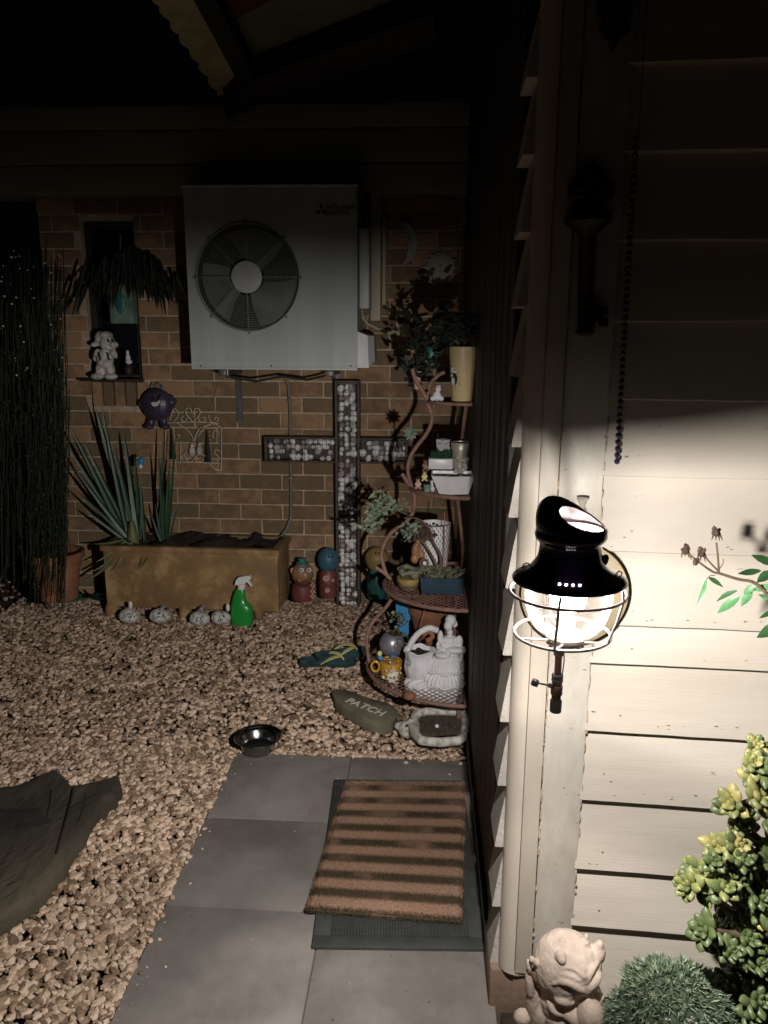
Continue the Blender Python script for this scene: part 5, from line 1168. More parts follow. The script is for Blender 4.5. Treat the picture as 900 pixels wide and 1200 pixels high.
# bottom shelf
zb4 = SH[3][0]+.010
def on4(x, y):                                              # point on the bottom shelf
    return G(x, y, zb4)
t = thing('blue_plaque', F(472, 730, 3.22), 'bright blue rectangular plaque standing at the back of the bottom shelf', 'plaque')
m = MB(); m.extr([F(x, y, 3.2) for x, y in ((463, 701), (480, 703), (481, 727), (465, 722))], (0, .012, 0)); m.extr([F(x, y, 3.202) for x, y in ((466, 722), (479, 726.5), (479, 745), (467, 745))], (0, .008, 0)); m.build('board', m_skyblue, t, sm=False)
t = pot_at('terracotta_bowl_pot', 'wide terracotta pot lying in shadow at the back of the bottom shelf', 'plant pot', 503, 752, 708, 50, 30, 3.2, m_terra, .2)
m = MB(); m.tube([F(500, 705, 3.03), F(492, 736, 3.03)], .0022, 6); m.build('cane', m_copper, t)
t = thing('silver_ball_pot', on4(462, 778), 'silver ball shaped pot with curling succulent on the bottom shelf', 'plant pot')
m = MB(); Y_ = 3.04; E(m, 459.5, 755, 15, 16, Y_); m.build('ball', m_silver, t)
m = MB(); E(m, 463, 742, 8, 2.4, Y_-.01); m.build('soil', m_soil, t)
m = MB(); rs5 = random.Random(12)
for i in range(34):
    c = F(rs5.gauss(462, 6) if i < 22 else rs5.gauss(470, 5), rs5.uniform(712, 745) if i < 22 else rs5.uniform(728, 760), Y_-.05+rs5.uniform(-.03, .03)); r_ = rs5.uniform(.006, .012); ax = Matrix.Rotation(rs5.uniform(0, 3), 3, 'X') @ Matrix.Rotation(rs5.uniform(0, 3), 3, 'Y')
    m.tube([c+ax@Vector((r_*math.cos(a), r_*math.sin(a), .0015*k)) for k, a in enumerate([.45*q for q in range(12)])], [.0028-.00012*k for k in range(12)], 5)
m.build('curly_stems', m_succ, t)['kind'] = 'stuff'
m = MB(); [m.ball(F(x, y, Y_-.06), (.008, .005, .008), 10, 6) for x, y in ((460.5, 718), (458, 728), (464, 735), (468, 752))]; m.build('pale_tips', m_silverleaf, t)['kind'] = 'stuff'
t = thing('yellow_mug', on4(457, 796), 'yellow mug used as a planter with white flower ornament on the bottom shelf', 'mug')
Y_ = 2.92; c = F(458, 794, Y_); s_ = S(458, 785, Y_); H_ = F(458, 774, Y_).z-c.z
m = MB(); m.lathe([(0, 0), (10*s_, 0), (11.8*s_, .006), (13.2*s_, H_), (12.4*s_, H_), (11.6*s_, H_*.8), (0, H_*.8)], c, 32); m.build('cup', m_mug, t)
m = MB(); hc = F(440, 781, Y_); m.tube([hc+Vector((math.cos(a)*4.6*s_, 0, math.sin(a)*6.2*s_)) for a in [2*math.pi*i/24 for i in range(24)]], .0055, 8, closed=True); m.build('handle', m_mug, t)
m = MB(); [m.ball(F(x, 772+rs5.uniform(-2, 2), Y_-.02+rs5.uniform(0, .03)), .007, 7, 5) for x in range(448, 468, 2)]; m.build('soil', m_orange, t)['kind'] = 'stuff'
m = MB(); E(m, 445, 766, 3, 3.6, Y_-.01); m.build('small_head', m_strap, t); m = MB(); E(m, 446, 771, 3.6, 2.6, Y_-.01); E(m, 461, 769, 4, 2, Y_); m.build('blue_scarf', m_skyblue, t)
fl = thing('white_porcelain_flower', on4(459, 803), 'white ruffled porcelain flower leaning on the yellow mug', 'ornament'); m = MB(); rs6 = random.Random(2)
for i in range(46):
    c = F(rs6.gauss(459.5, 4.2), rs6.gauss(792, 5), 2.86+rs6.uniform(-.01, .02)); m.ball(c, (rs6.uniform(.004, .009), .003, rs6.uniform(.004, .008)), 8, 5, Matrix.Rotation(rs6.uniform(0, 3), 3, 'Y') @ Matrix.Rotation(rs6.uniform(-.7, .7), 3, 'X'))
blob(m, 'petals', m_flower, fl, .0028, 1)
rs_st = thing('red_stone', on4(480, 822), 'smooth reddish stone on the front edge of the bottom shelf', 'stone'); m = MB(); Y_ = on4(480, 822).y; E(m, 480, 815, 7.5, 5.5, Y_); E(m, 477, 816, 5, 4.5, Y_); blob(m, 'stone', m_maroon, rs_st, .004, 3); rs_st.children[0].data.materials[0] = m_terra

# white lady with basket planter
ld_ = thing('white_lady_planter', on4(512, 826), 'white plaster figurine of a seated lady in wide skirt with basket planter', 'figurine')
Y_ = 2.86; m = MB()
# skirt tiers
def tier(x, y, rx, ry, dY=0, rd=None): E(m, x, y, rx, ry, Y_+dY, rd)
tier(521, 812, 27, 13, .0, 22); tier(520, 795, 27, 14, .0, 22); tier(523, 780, 23, 15, .01, 20); tier(524, 765, 15, 12, .02, 14); tier(526, 757, 11, 9, .02)
tier(497, 808, 22, 10, .0, 18); tier(492, 800, 19, 9, 0, 16)
tier(527, 755, 7, 9, .02, 7); tier(527, 749, 9.5, 5, .02, 7)
tier(525.5, 733, 5.2, 6.5, .005); tier(528, 727, 6.6, 7, .02); tier(533, 731, 3.5, 4.5, .03); tier(521.5, 735, 1.5, 1.6, .0); tier(527.3, 741, 3.8, 5, .018); tier(526, 751, 8.5, 6, .012, 7)
tier(516, 747, 3.6, 9, .0); tier(513.5, 757, 2.6, 6, -.02); tier(538, 752, 5, 8, .01); tier(542, 762, 4, 5, -.01); tier(534, 762, 12, 4, -.02, 6); tier(541, 770, 2.2, 7, -.01); tier(519, 768, 9, 4, -.03, 6)
def ruf(co, n):
    dx = co.x-F(521, 800, Y_).x; a = math.atan2(co.y-Y_, dx); zf = smooth(.10, .0, co.z-F(521, 790, Y_).z)
    return .0022*math.sin(a*30)*zf + .0012*noise.noise(co*90)
blob(m, 'lady', m_plaster, ld_, .0026, 1, disp=ruf)
m = MB()
for (x0, y0, x1, y1, r_) in ((500, 770, 545, 797, 27), ):
    pass
c = F(521, 796, Y_); 
for zz_, rr_2 in ((F(521, 797, Y_).z, 27.5), (F(523, 781, Y_+.01).z, 24)):
    s_ = S(521, 790, Y_); m.tube([Vector((F(521, 790, Y_).x+rr_2*s_*math.cos(a), Y_+rr_2*.82*s_*math.sin(a), zz_+.005*math.sin(a*9))) for a in [math.pi+math.pi*i/60 for i in range(61)]], .0038, 8)
m.build('ruffle_hem', m_plaster, ld_)
m = MB(); c = F(491, 797, Y_+.01); H_ = F(491, 762, Y_+.01).z-c.z; s_ = S(491, 780, Y_)
m.lathe([(8*s_, 0), (15*s_, H_*.15), (17.5*s_, H_*.45), (16.5*s_, H_*.75), (16*s_, H_*.9), (18.5*s_, H_*1.02), (17.5*s_, H_*1.04), (15*s_, H_*.9), (0, H_*.86)], c, 48, fn=lambda v, a: Vector((v.x*(1+.03*math.sin(a*10)), v.y*.85*(1+.03*math.sin(a*10)), v.z+(.004*math.sin(a*5) if v.z > H_*.8 else 0)))); m.build('basket', m_plaster, ld_)
m = MB(); m.lathe([(15*s_, H_*.9), (8*s_, H_*.97), (0, H_*.98)], c, 20, sy=.85, fn=lambda v, a: v+Vector((0, 0, rnd.uniform(-.006, .006)))); m.build('soil', m_soil, ld_)
m = MB(); P_ = crv([F(x, y, Y_+.03) for x, y in ((478, 762), (484, 750), (492, 741), (503, 736), (513, 739))]); m.tube(P_, [.013]*len(P_), 10); m.build('basket_handle', m_plaster, ld_)
m = MB(); P_ = crv([F(x, y, Y_+.035) for x, y in ((496, 744), (503, 740), (507, 746), (500, 751))]); m.tube(P_, .010, 8); m.build('inner_pot', m_terra, ld_)
m = MB(); P_ = [F(x, y, Y_-.072) for x, y in ((476.5, 768), (479, 772), (482, 776), (481, 780), (478, 777))]; m.tube(P_, .0014, 5); m.build('blue_bow', m_bluebody, ld_)

# hedgehog boot scraper
hb = thing('hedgehog_scraper', GG(505, 872), 'weathered white animal-shaped boot scraper with brown bristle panels beside the path', 'boot scraper')
z0 = gz(2.65); 
def H(x, y, up=0): return G(x, y, z0+up)
m = MB(); up = .055
ring_ = [(486, 838), (500, 834), (525, 834), (543, 836), (546, 846), (545, 862), (538, 868), (515, 870), (494, 868), (486, 860), (483, 850)]
P_ = [H(x, y, up) for x, y in ring_]; m.tube(P_, .018, 10, closed=True)
m.tube([H(488, 838, .02), H(486, 850, .03), H(490, 866, .02)], .022, 10); m.tube([H(490, 868, .02), H(515, 871, .02), H(540, 869, .02)], .016, 8)
c = H(476, 855, .03); m.ball(c+Vector((.01, 0, 0)), (.042, .034, .034)); m.ball(H(470, 851, .035), (.028, .020, .018)); m.ball(H(466.5, 848.5, .038), (.010, .008, .008)); m.ball(H(481, 846, .062), (.012, .01, .016))
blob(m, 'body', m_dirtwhite, hb, .005, 3)
m = MB(); m.ball(H(477, 850, .068), .0055, 8, 6); m.build('eye', m_black, hb); m = MB(); m.ball(H(466, 848, .040), .006, 8, 6); m.build('nose', m_black, hb)
m = MB(); m.extr([H(x, y, .035) for x, y in ((491, 841), (541, 839), (541, 861), (493, 864))], (0, 0, .012)); m.build('tray', m_bark, hb, sm=False)
m = MB()
for i in range(1500):
    x, y = rs6.uniform(492, 541), rs6.uniform(841, 862)
    p = H(x, y, .045); m.add([p+Vector((-.0012, 0, 0)), p+Vector((.0012, 0, 0)), p+Vector((rs6.uniform(-.003, .003), rs6.uniform(-.003, .003), rs6.uniform(.010, .022)))], [(0, 1, 2)])
m.build('bristles', m_bark, hb, sm=False)['kind'] = 'stuff'
m = MB(); m.ball(H(512, 851, .07), (.008, .006, .008)); m.build('white_dropping', m_plaster, hb)

# ------------------------------------------------------------------ sandals, name stone, bowl, log slab
def sandal(lab, x, y, ang, dy):
    p = GG(x, y); p.z += .018+dy; t = thing('flip_flop', p, lab, 'sandal', 'pair of flip-flops on the gravel')
    M_ = Matrix.Translation(p) @ Matrix.Rotation(R(ang), 4, 'Z') @ Matrix.Rotation(R(4), 4, 'X')
    out = [(-.13, -.020), (-.12, -.036), (-.07, -.040), (0, -.034), (.06, -.046), (.10, -.046), (.125, -.028), (.132, 0), (.12, .030), (.08, .046), (.02, .040), (-.06, .036), (-.11, .034), (-.13, .018)]
    m = MB(); m.prism(out, 0, .016); m.xf(M_); m.build('sole', m_thong, t, ang=30)
    m = MB(); m.prism([(a*.96, b*.93) for a, b in out], .0161, .0178); m.xf(M_); m.build('footbed', m_thongp, t, ang=30)
    for s_ in (-1, 1):
        m = MB(); P_ = crv([M_@Vector(v) for v in ((.075, .0, .018), (.055, .010*s_, .040), (.01, .034*s_, .038), (-.03, .040*s_, .016))]); 
        vs = []; fs = []
        for i, q in enumerate(P_):
            w_ = .005+.006*math.sin(math.pi*i/(len(P_)-1)); d = (P_[min(i+1, len(P_)-1)]-P_[max(i-1, 0)]).normalized(); sd = d.cross(UP).normalized(); vs += [q-sd*w_, q+sd*w_, q+sd*w_+UP*-.003, q-sd*w_+UP*-.003]
        for i in range(len(P_)-1):
            for k in range(4): fs.append((i*4+k, i*4+(k+1) % 4, (i+1)*4+(k+1) % 4, (i+1)*4+k))
        m.add(vs, fs); m.build('strap', m_strap, t)
    return t
sandal('dark flip-flop with yellow straps, lying flat on the gravel at the left of the pair', 384, 781, 5, .0)
sandal('dark flip-flop with yellow straps, tilted behind and right of the other one', 401, 776, 22, .018)
ns = thing('name_stone', GG(428, 830), 'flat dark stone hand-painted with the name PATCH beside the plant stand', 'stone')
pts = [(389, 812), (393, 808), (402, 808), (415, 812), (430, 818), (445, 822), (458, 826), (466, 832), (466, 840), (458, 848), (448, 850), (434, 846), (418, 838), (404, 830), (393, 822)]
zt_ = .045; base = [GG(x, y, zt_) for x, y in pts]; cen = sum(base, Vector())/len(base); m = MB()
vs = [b+(cen-b)*.04+Vector((0, 0, -.045)) for b in base]+base+[b+(cen-b)*.08+Vector((0, 0, .006)) for b in base]+[cen+Vector((0, 0, .008))]; n = len(base)
fs = [(k*n+i, k*n+(i+1) % n, (k+1)*n+(i+1) % n, (k+1)*n+i) for k in range(2) for i in range(n)]+[(2*n+i, 2*n+(i+1) % n, 3*n) for i in range(n)]
m.add(vs, fs); m.build('stone', m_rock, ns, ang=50)
a, b = GG(405, 822, zt_), GG(452, 842, zt_); d = (b-a); ang_ = math.atan2(d.y, d.x)
Mx = Matrix.Translation((a+b)/2+Vector((0, 0, .0125))) @ Matrix.Rotation(ang_, 4, 'Z')
text('painted_name', 'PATCH', .058, Mx, m_text, ns, .0008, font_space=1.08)
bo = thing('dog_bowl', GG(300, 893), 'shiny stainless steel dog bowl at the corner of the paving', 'bowl')
c = GG(300, 888); c = Vector((G(299, 889).x, G(299, 889).y+.055, .006)); m = MB()
m.lathe([(0, .002), (.050, .002), (.056, .0), (.060, .004), (.072, .046), (.084, .054), (.088, .057), (.089, .054), (.080, .050), (.070, .047), (.066, .044), (.054, .010), (0, .008)], c, 64); m.build('bowl', m_steel, bo, ang=60)
m = MB(); m.lathe([(0, .016), (.054, .016)], c, 40); m.build('water', m_glassd, bo)
sl = thing('log_slab', GG(60, 980), 'large dark split log slab lying on the gravel at the left', 'log')
pts = [(-60, 930), (-10, 924), (15, 921), (40, 912), (62, 902), (74, 908), (84, 921), (100, 920), (120, 914), (140, 908), (142, 916), (134, 930), (115, 945), (100, 968), (85, 990), (72, 1014), (55, 1032), (30, 1055), (8, 1072), (-60, 1100)]
P_ = [G(x, y, .050) for x, y in pts]
def log_mesh():
    m = MB(); from mathutils.geometry import tessellate_polygon
    dens = []
    for i in range(len(P_)):
        a, b = P_[i], P_[(i+1) % len(P_)]
        for k in range(6): q = a.lerp(b, k/6); dens.append(q+Vector((noise.noise(q*25), noise.noise(q*25+Vector((5, 0, 0))), 0))*.007)
    n = len(dens); cen = sum(dens, Vector())/n; vs = [d+(d-cen)*.03+Vector((0, 0, -.07)) for d in dens]+[d+Vector((0, 0, .004*noise.noise(d*20)-.012)) for d in dens]; L_ = 2
    for t in (.03, .10, .2, .32, .45, .58, .7, .82, .92):
        for d in dens:
            q = d.lerp(cen, t); q.z += .010*min(1, t*8)+.005*noise.noise(Vector((q.x*5+q.y*3, q.y*4, 2)))*min(1, t*6)+.003*noise.noise(Vector((q.x*60, q.y*18, 0))); vs.append(q)
        L_ += 1
    fs = [(k*n+i, k*n+(i+1) % n, (k+1)*n+(i+1) % n, (k+1)*n+i) for k in range(L_-1) for i in range(n)]+[tuple((L_-1)*n+i for i in range(n))]
    m.add(vs, fs); return m
log_mesh().build('slab', m_slate, sl, ang=35)
m = MB(); cr_ = [G(x, y, .064) for x, y in ((86, 923), (84, 935), (80, 950), (76, 965), (70, 985), (66, 1000))]; m.tube(crv(cr_), .0032, 6); m.build('crack', m_void, sl)
m = MB(); p = G(14, 962, .064); m.ball((0, 0, 0), (.13, .062, .004), 48, 8)
for v in m.v: k_ = 1+.35*noise.noise(v*14)+.12*noise.noise(v*50); v.x *= k_; v.y *= k_; v += p
m.build('worn_hollow', m_hollow, sl)
for pts in (((60, 925), (58, 945), (52, 965)), ((100, 930), (98, 945), (92, 962))):
    m = MB(); m.tube(crv([G(x, y, .060) for x, y in pts]), .0018, 5); m.build('crack', m_void, sl)

m = MB(); rk = random.Random(3)
for i in range(60):
    x, y = rk.uniform(-10, 130), rk.uniform(915, 1060)
    if y > 1075-1.15*x-4 or y < 925+max(0, 0): continue
    a = G(x, y, .0605); d = Vector((-.5+rk.uniform(-.12, .12), -.85, 0)).normalized(); L_ = rk.uniform(.02, .09)
    P2 = [a+d*L_*t/4+Vector((rk.uniform(-.002, .002), 0, 0)) for t in range(5)]; m.tube(P2, [.0003, .0012, .0016, .0010, .0003], 4)
m.build('grain_cracks', m_void, sl, sm=False)['kind'] = 'stuff'
# ------------------------------------------------------------------ doormats
rm = thing('rubber_mat', G(455, 1010), 'black ribbed rubber mat lying under the striped doormat', 'mat')
rq = [G(404, 917), G(547, 917), G(565, 1117), G(348, 1111)]
ux = ((rq[1]-rq[0])+(rq[2]-rq[3])).normalized(); cc = sum(rq, Vector())/4; uy = Vector((-ux.y, ux.x, 0))
wm = ((rq[1]-rq[0]).length+(rq[2]-rq[3]).length)/4; hm = ((rq[3]-rq[0]).length+(rq[2]-rq[1]).length)/4
MR = Matrix(((ux.x, uy.x, 0, cc.x), (ux.y, uy.y, 0, cc.y), (0, 0, 1, 0), (0, 0, 0, 1)))
m = MB(); bw_ = .045; bh_ = .04
m.box2((-wm, -hm, .001), (wm, hm, .0045), .0015); m.box2((-wm, -hm, .0046), (wm, -hm+bh_, .010), .003); m.box2((-wm, hm-bh_, .0046), (wm, hm, .010), .003); m.box2((-wm, -hm+bh_-.002, .0046), (-wm+bw_, hm-bh_+.002, .0099), .003); m.box2((wm-bw_, -hm+bh_-.002, .0046), (wm, hm-bh_+.002, .0099), .003)
m.xf(MR); m.build('border', m_rubber, rm)
m = MB(); x = -wm+bw_+.006
while x < wm-bw_: m.box((x, 0, .0068), (.0016, hm-bh_, .0026)); x += .0078
y = -hm+bh_+.006
while y < hm-bh_: m.box((0, y, .0058), (wm-bw_, .0012, .0014)); y += .0078
m.xf(MR); m.build('ribs', m_rubber, rm, sm=False)['kind'] = 'stuff'
dm = thing('striped_doormat', G(455, 1000, .02), 'rust and dark brown striped coir doormat lying crooked on the rubber mat', 'doormat')
dq = [G(406, 914, .028), G(545, 915, .028), G(541, 1077, .028), G(358, 1063, .028)]
m_coir = bpy.data.materials.new('coir_stripes'); m_coir.use_nodes = True; nt = m_coir.node_tree; N_ = nt.nodes; Lk = nt.links; b = N_['Principled BSDF']; b.inputs['Roughness'].default_value = .95; b.inputs['Specular IOR Level'].default_value = .15
at = N_.new('ShaderNodeUVMap'); at.uv_map = 'stripe'
sx_ = N_.new('ShaderNodeSeparateXYZ'); Lk.new(at.outputs[0], sx_.inputs[0])
nz = N_.new('ShaderNodeTexNoise'); nz.inputs['Scale'].default_value = 55; nz.inputs['Detail'].default_value = 4; Lk.new(at.outputs[0], nz.inputs['Vector'])
mu = N_.new('ShaderNodeMath'); mu.operation = 'MULTIPLY_ADD'; mu.inputs[1].default_value = .020; Lk.new(nz.outputs[0], mu.inputs[0]); Lk.new(sx_.outputs[1], mu.inputs[2])
m2_ = N_.new('ShaderNodeMath'); m2_.operation = 'MULTIPLY'; m2_.inputs[1].default_value = 8.5*2*math.pi; Lk.new(mu.outputs[0], m2_.inputs[0])
sn = N_.new('ShaderNodeMath'); sn.operation = 'SINE'; ph_ = N_.new('ShaderNodeMath'); ph_.operation = 'SUBTRACT'; ph_.inputs[1].default_value = 1.75; Lk.new(m2_.outputs[0], ph_.inputs[0]); Lk.new(ph_.outputs[0], sn.inputs[0])
mr_ = N_.new('ShaderNodeMapRange'); mr_.inputs['From Min'].default_value = -.6; mr_.inputs['From Max'].default_value = .5; Lk.new(sn.outputs[0], mr_.inputs[0])
nw_ = N_.new('ShaderNodeTexNoise'); nw_.inputs['Scale'].default_value = 3.2; nw_.inputs['Detail'].default_value = 3; Lk.new(at.outputs[0], nw_.inputs['Vector'])
wr_ = N_.new('ShaderNodeMapRange'); wr_.inputs['From Min'].default_value = .56; wr_.inputs['From Max'].default_value = .78; wr_.inputs['To Max'].default_value = .7; Lk.new(nw_.outputs[0], wr_.inputs[0])
wv_ = N_.new('ShaderNodeMath'); wv_.operation = 'MULTIPLY_ADD'; wv_.inputs[1].default_value = .16; Lk.new(sx_.outputs[1], wv_.inputs[0]); Lk.new(nw_.outputs[0], wv_.inputs[2]); Lk.new(wv_.outputs[0], wr_.inputs[0])
mx_ = N_.new('ShaderNodeMath'); mx_.operation = 'MAXIMUM'; Lk.new(mr_.outputs[0], mx_.inputs[0]); Lk.new(wr_.outputs[0], mx_.inputs[1])
mc = N_.new('ShaderNodeMix'); mc.data_type = 'RGBA'; mc.inputs[6].default_value = (.07, .05, .03, 1); mc.inputs[7].default_value = (.33, .205, .14, 1); Lk.new(mx_.outputs[0], mc.inputs[0])
n3 = N_.new('ShaderNodeTexNoise'); n3.inputs['Scale'].default_value = 160; n3.inputs['Detail'].default_value = 2; Lk.new(at.outputs[0], n3.inputs['Vector'])
mr3 = N_.new('ShaderNodeMapRange'); mr3.inputs['From Min'].default_value = .3; mr3.inputs['From Max'].default_value = .7; mr3.inputs['To Min'].default_value = .45; mr3.inputs['To Max'].default_value = 1.35; Lk.new(n3.outputs[0], mr3.inputs[0])
vm = N_.new('ShaderNodeVectorMath'); vm.operation = 'SCALE'; Lk.new(mc.outputs[2], vm.inputs[0]); Lk.new(mr3.outputs[0], vm.inputs[3]); Lk.new(vm.outputs[0], b.inputs['Base Color'])
def bil(u, v): return dq[3].lerp(dq[2], u).lerp(dq[0].lerp(dq[1], u), v)
def uvset(o, uvs):
    lay = o.data.uv_layers.new(name='stripe')
    vi = [0]*len(o.data.loops); o.data.loops.foreach_get('vertex_index', vi); fl_ = []
    for i in vi: fl_ += uvs[i]
    lay.data.foreach_set('uv', fl_)
n = 90; vs = []; fs = []; uvs = []
for j in range(n+1):
    for i in range(n+1):
        u, v = i/n, j/n; q = bil(u, v); ed = min(u, 1-u, v, 1-v); q.z = .024-.008*(1-smooth(0, .03, ed))+.0022*noise.noise(Vector((u*70, v*70, 0)))
        if ed == 0: q += Vector((rnd.uniform(-.002, .002), rnd.uniform(-.002, .002), 0))
        vs.append(q); uvs.append((u, v))
for j in range(n):
    for i in range(n): a = j*(n+1)+i; fs.append((a, a+1, a+n+2, a+n+1))
rimv = [i for i in range(n+1)]+[j*(n+1)+n for j in range(1, n+1)]+[n*(n+1)+i for i in range(n-1, -1, -1)]+[j*(n+1) for j in range(n-1, 0, -1)]
b0_ = len(vs)
for i in rimv: q = vs[i].copy(); q.z = .0105; vs.append(q); uvs.append(uvs[i])
for k in range(len(rimv)): k2 = (k+1) % len(rimv); fs.append((rimv[k], b0_+k, b0_+k2, rimv[k2]))
m = MB(); m.add(vs, fs); o = m.build('mat_base', m_coir, dm); uvset(o, uvs)
rf_ = random.Random(21); vs = []; fs = []; uvs = []
for i in range(42000):
    e_ = rf_.random() < .06
    u, v = rf_.random(), rf_.random()
    if e_:
        k = rf_.randrange(4); u, v = (0, v) if k == 0 else (1, v) if k == 1 else (u, 0) if k == 2 else (u, 1)
    q = bil(u, v); q.z = .022 if not e_ else .016; d = Vector((rf_.uniform(-.004, .004), rf_.uniform(-.004, .004), rf_.uniform(.004, .009))); 
    if e_: d += (q-bil(.5, .5)).normalized()*.005
    a = rf_.uniform(0, 3.14); s_ = Vector((math.cos(a), math.sin(a), 0))*.0007; k = len(vs); vs += [q-s_, q+s_, q+d]; fs.append((k, k+1, k+2)); uvs += [(u, v)]*3
m = MB(); m.v = vs; m.f = fs; m.m = [0]*len(fs)
me = bpy.data.meshes.new('bristles'); bz = ORG[dm.name]; me.from_pydata([v-bz for v in vs], [], fs); me.materials.append(m_coir); o = bpy.data.objects.new('bristles', me); COL.objects.link(o); o.parent = dm; o['kind'] = 'stuff'; uvset(o, uvs)
# fallen bits on the paving
lf_ = MB()
for i in range(26):
    p = Vector((rnd.uniform(XL+.02, .14), rnd.uniform(1.1, 2.6), .0012)); a = rnd.uniform(0, 6); d = Vector((math.cos(a), math.sin(a), 0))*rnd.uniform(.002, .006); s_ = Vector((-d.y, d.x, 0))*.3
    lf_.add([p-d, p+s_+UP*.002, p+d, p-s_+UP*.001], [(0, 1, 2, 3)])
tag(lf_.build('fallen_crumbs', m_bark, None, sm=False), kind='stuff')
for x, y in ((301, 907), (545, 893), (180, 1128)):
    pass
# ------------------------------------------------------------------ iron key ornaments and bead chain on the near wall
def key(lab, ox, oy, off=.034):
    t = thing('iron_key_ornament', PW(690+ox, 390+oy, off), lab, 'wall ornament', 'large iron keys on the corner board'); 
    def K(x, y, k=0): return PW(560+x*.3778+ox, y*.3778+oy, off+k)
    m = MB(); 
    ctr = [K(348, 590)]; s_ = (K(400, 590)-K(300, 590)).length/100
    for cx, cy, r_ in ((350, 545, 38), (310, 590, 36), (390, 590, 36), (350, 622, 34), (350, 590, 50)): c = K(cx, cy, .0); m.ball(c, (r_*s_, .012, r_*s_), 20, 8, Matrix.Rotation(R(-3.1), 3, 'Z'))
    blob(m, 'bow', m_iron, t, .004, 3)
    m = MB(); zc_ = [(K(350, y).z) for y in (640, 660, 675, 690, 705, 720, 735)]; a = K(345, 640); b = K(332, 1030)
    m.tube([a, K(343, 665), K(342, 672), K(342, 690), K(341, 700), K(341, 720), K(340, 735), b], [.030*1, .034, .040, .042, .034, .020, .015, .0135], 20); m.ball(b, (.018, .014, .008)); m.build('shaft', m_iron, t)
    m = MB(); m.extr([K(x, y, .004) for x, y in ((338, 955), (402, 952), (402, 975), (388, 977), (388, 985), (402, 988), (402, 1012), (375, 1014), (375, 1000), (362, 1000), (362, 1016), (338, 1016))], WN*.010); m.build('bit', m_iron, t, sm=False)
    for x in (315, 390): 
        m = MB(); c = K(x, 600, .013); m.tube([c+Vector((math.cos(q), 0, math.sin(q)))*.0062 for q in [2*math.pi*i/16 for i in range(16)]], .0015, 6, closed=True); m.build('rivet', m_brass, t)
    return t
key('large dark cast iron key hanging on the corner board above the lantern', 0, 0)
# the second one only shows its tip at the top edge of the photo
t = thing('iron_spike_ornament', PW(718, 40, .034), 'dark pointed iron ornament on the corner board at the very top', 'wall ornament')
m = MB(); m.extr([PW(560+x*.3778, y*.3778, .03) for x, y in ((375, -60), (470, -60), (478, 40), (462, 60), (470, 95), (440, 125), (418, 160), (400, 128), (375, 95), (385, 60), (368, 40))], WN*.010); m.build('plate', m_iron, t, sm=False)
m = MB(); m.tube([PW(718, -20, .045), PW(717, 30, .045), PW(716, 55, .042)], [.012, .010, .004], 10); m.build('rib', m_iron, t)
bc = thing('bead_chain', PW(745, 60, .04), 'long hanging string of small round black beads beside the iron key', 'bead string')
P0, P1 = PW(751, 60, .045), PW(723, 541, .045)
m = MB(); m.tube([P0+Vector((0, 0, .8)), P1], .0008, 5); m.build('cord', m_cable, bc)
bmh = MB().ball((0, 0, 0), .0058, 12, 8).mesh('bead', m_enamel)
n = 46
for i in range(n): inst('bead', bmh, bc, Matrix.Translation(P1.lerp(P0, i*8.6/482*1.0)+Vector((0, 0, rnd.uniform(-.0004, .0004)))))

# ------------------------------------------------------------------ rose stem at the right edge
YQ = 1.22
rp2 = thing('rose_bush_stem', F(905, 760, YQ), 'thin rose stem with withered blooms and green leaves reaching in from the right', 'plant')
def Zr(x, y, dY=0): return F(790+x*.1333, 600+y*.1333, YQ+dY)
def stem(pts, r0, r1, name='stem'): m = MB(); P_ = crv([Zr(*p) for p in pts]); m.tube(P_, [r0+(r1-r0)*i/(len(P_)-1) for i in range(len(P_))], 8); return m.build(name, m_stem, rp2)
stem(((1100, 1300), (1000, 950), (825, 730), (700, 620), (560, 590), (400, 540), (340, 525), (230, 450), (120, 360)), .0035, .0014); stem(((395, 540), (385, 400), (372, 270)), .0019, .0015); stem(((395, 525), (330, 460), (270, 390)), .0017, .0013); stem(((398, 500), (430, 450), (432, 410)), .0009, .0005); stem(((360, 560), (320, 560), (285, 590)), .0009, .0007)
for cx, cy, a0 in ((372, 170, 0), (100, 330, -40), (240, 350, 30), (190, 440, 10)):
    m = MB(); k = 1 if cy != 440 else .6
    for i in range(16):
        a = rnd.uniform(0, 6.28); m.ball(Zr(cx+rnd.uniform(-32, 32)*k, cy+rnd.uniform(-38, 25)*k, rnd.uniform(-.004, .004)), (rnd.uniform(.002, .0035), .0025, rnd.uniform(.0025, .004)), 7, 5)
    m.ball(Zr(cx, cy+15*k), (.0052*k, .005*k, .0065*k), 10, 7)
    blob(m, 'withered_bloom', m_wilt, rp2, .0013, 1)
    if k == 1:
        for s_ in (-1, -.3, .6, 1):
            p0 = Zr(cx+18*s_, cy-5); a = R(a0); q = blade(p0, Zr(cx+45*s_+10*rnd.random(), cy+60+rnd.uniform(0, 35)), .0016, 0, 5); q.build('sepal', m_wilt, rp2)
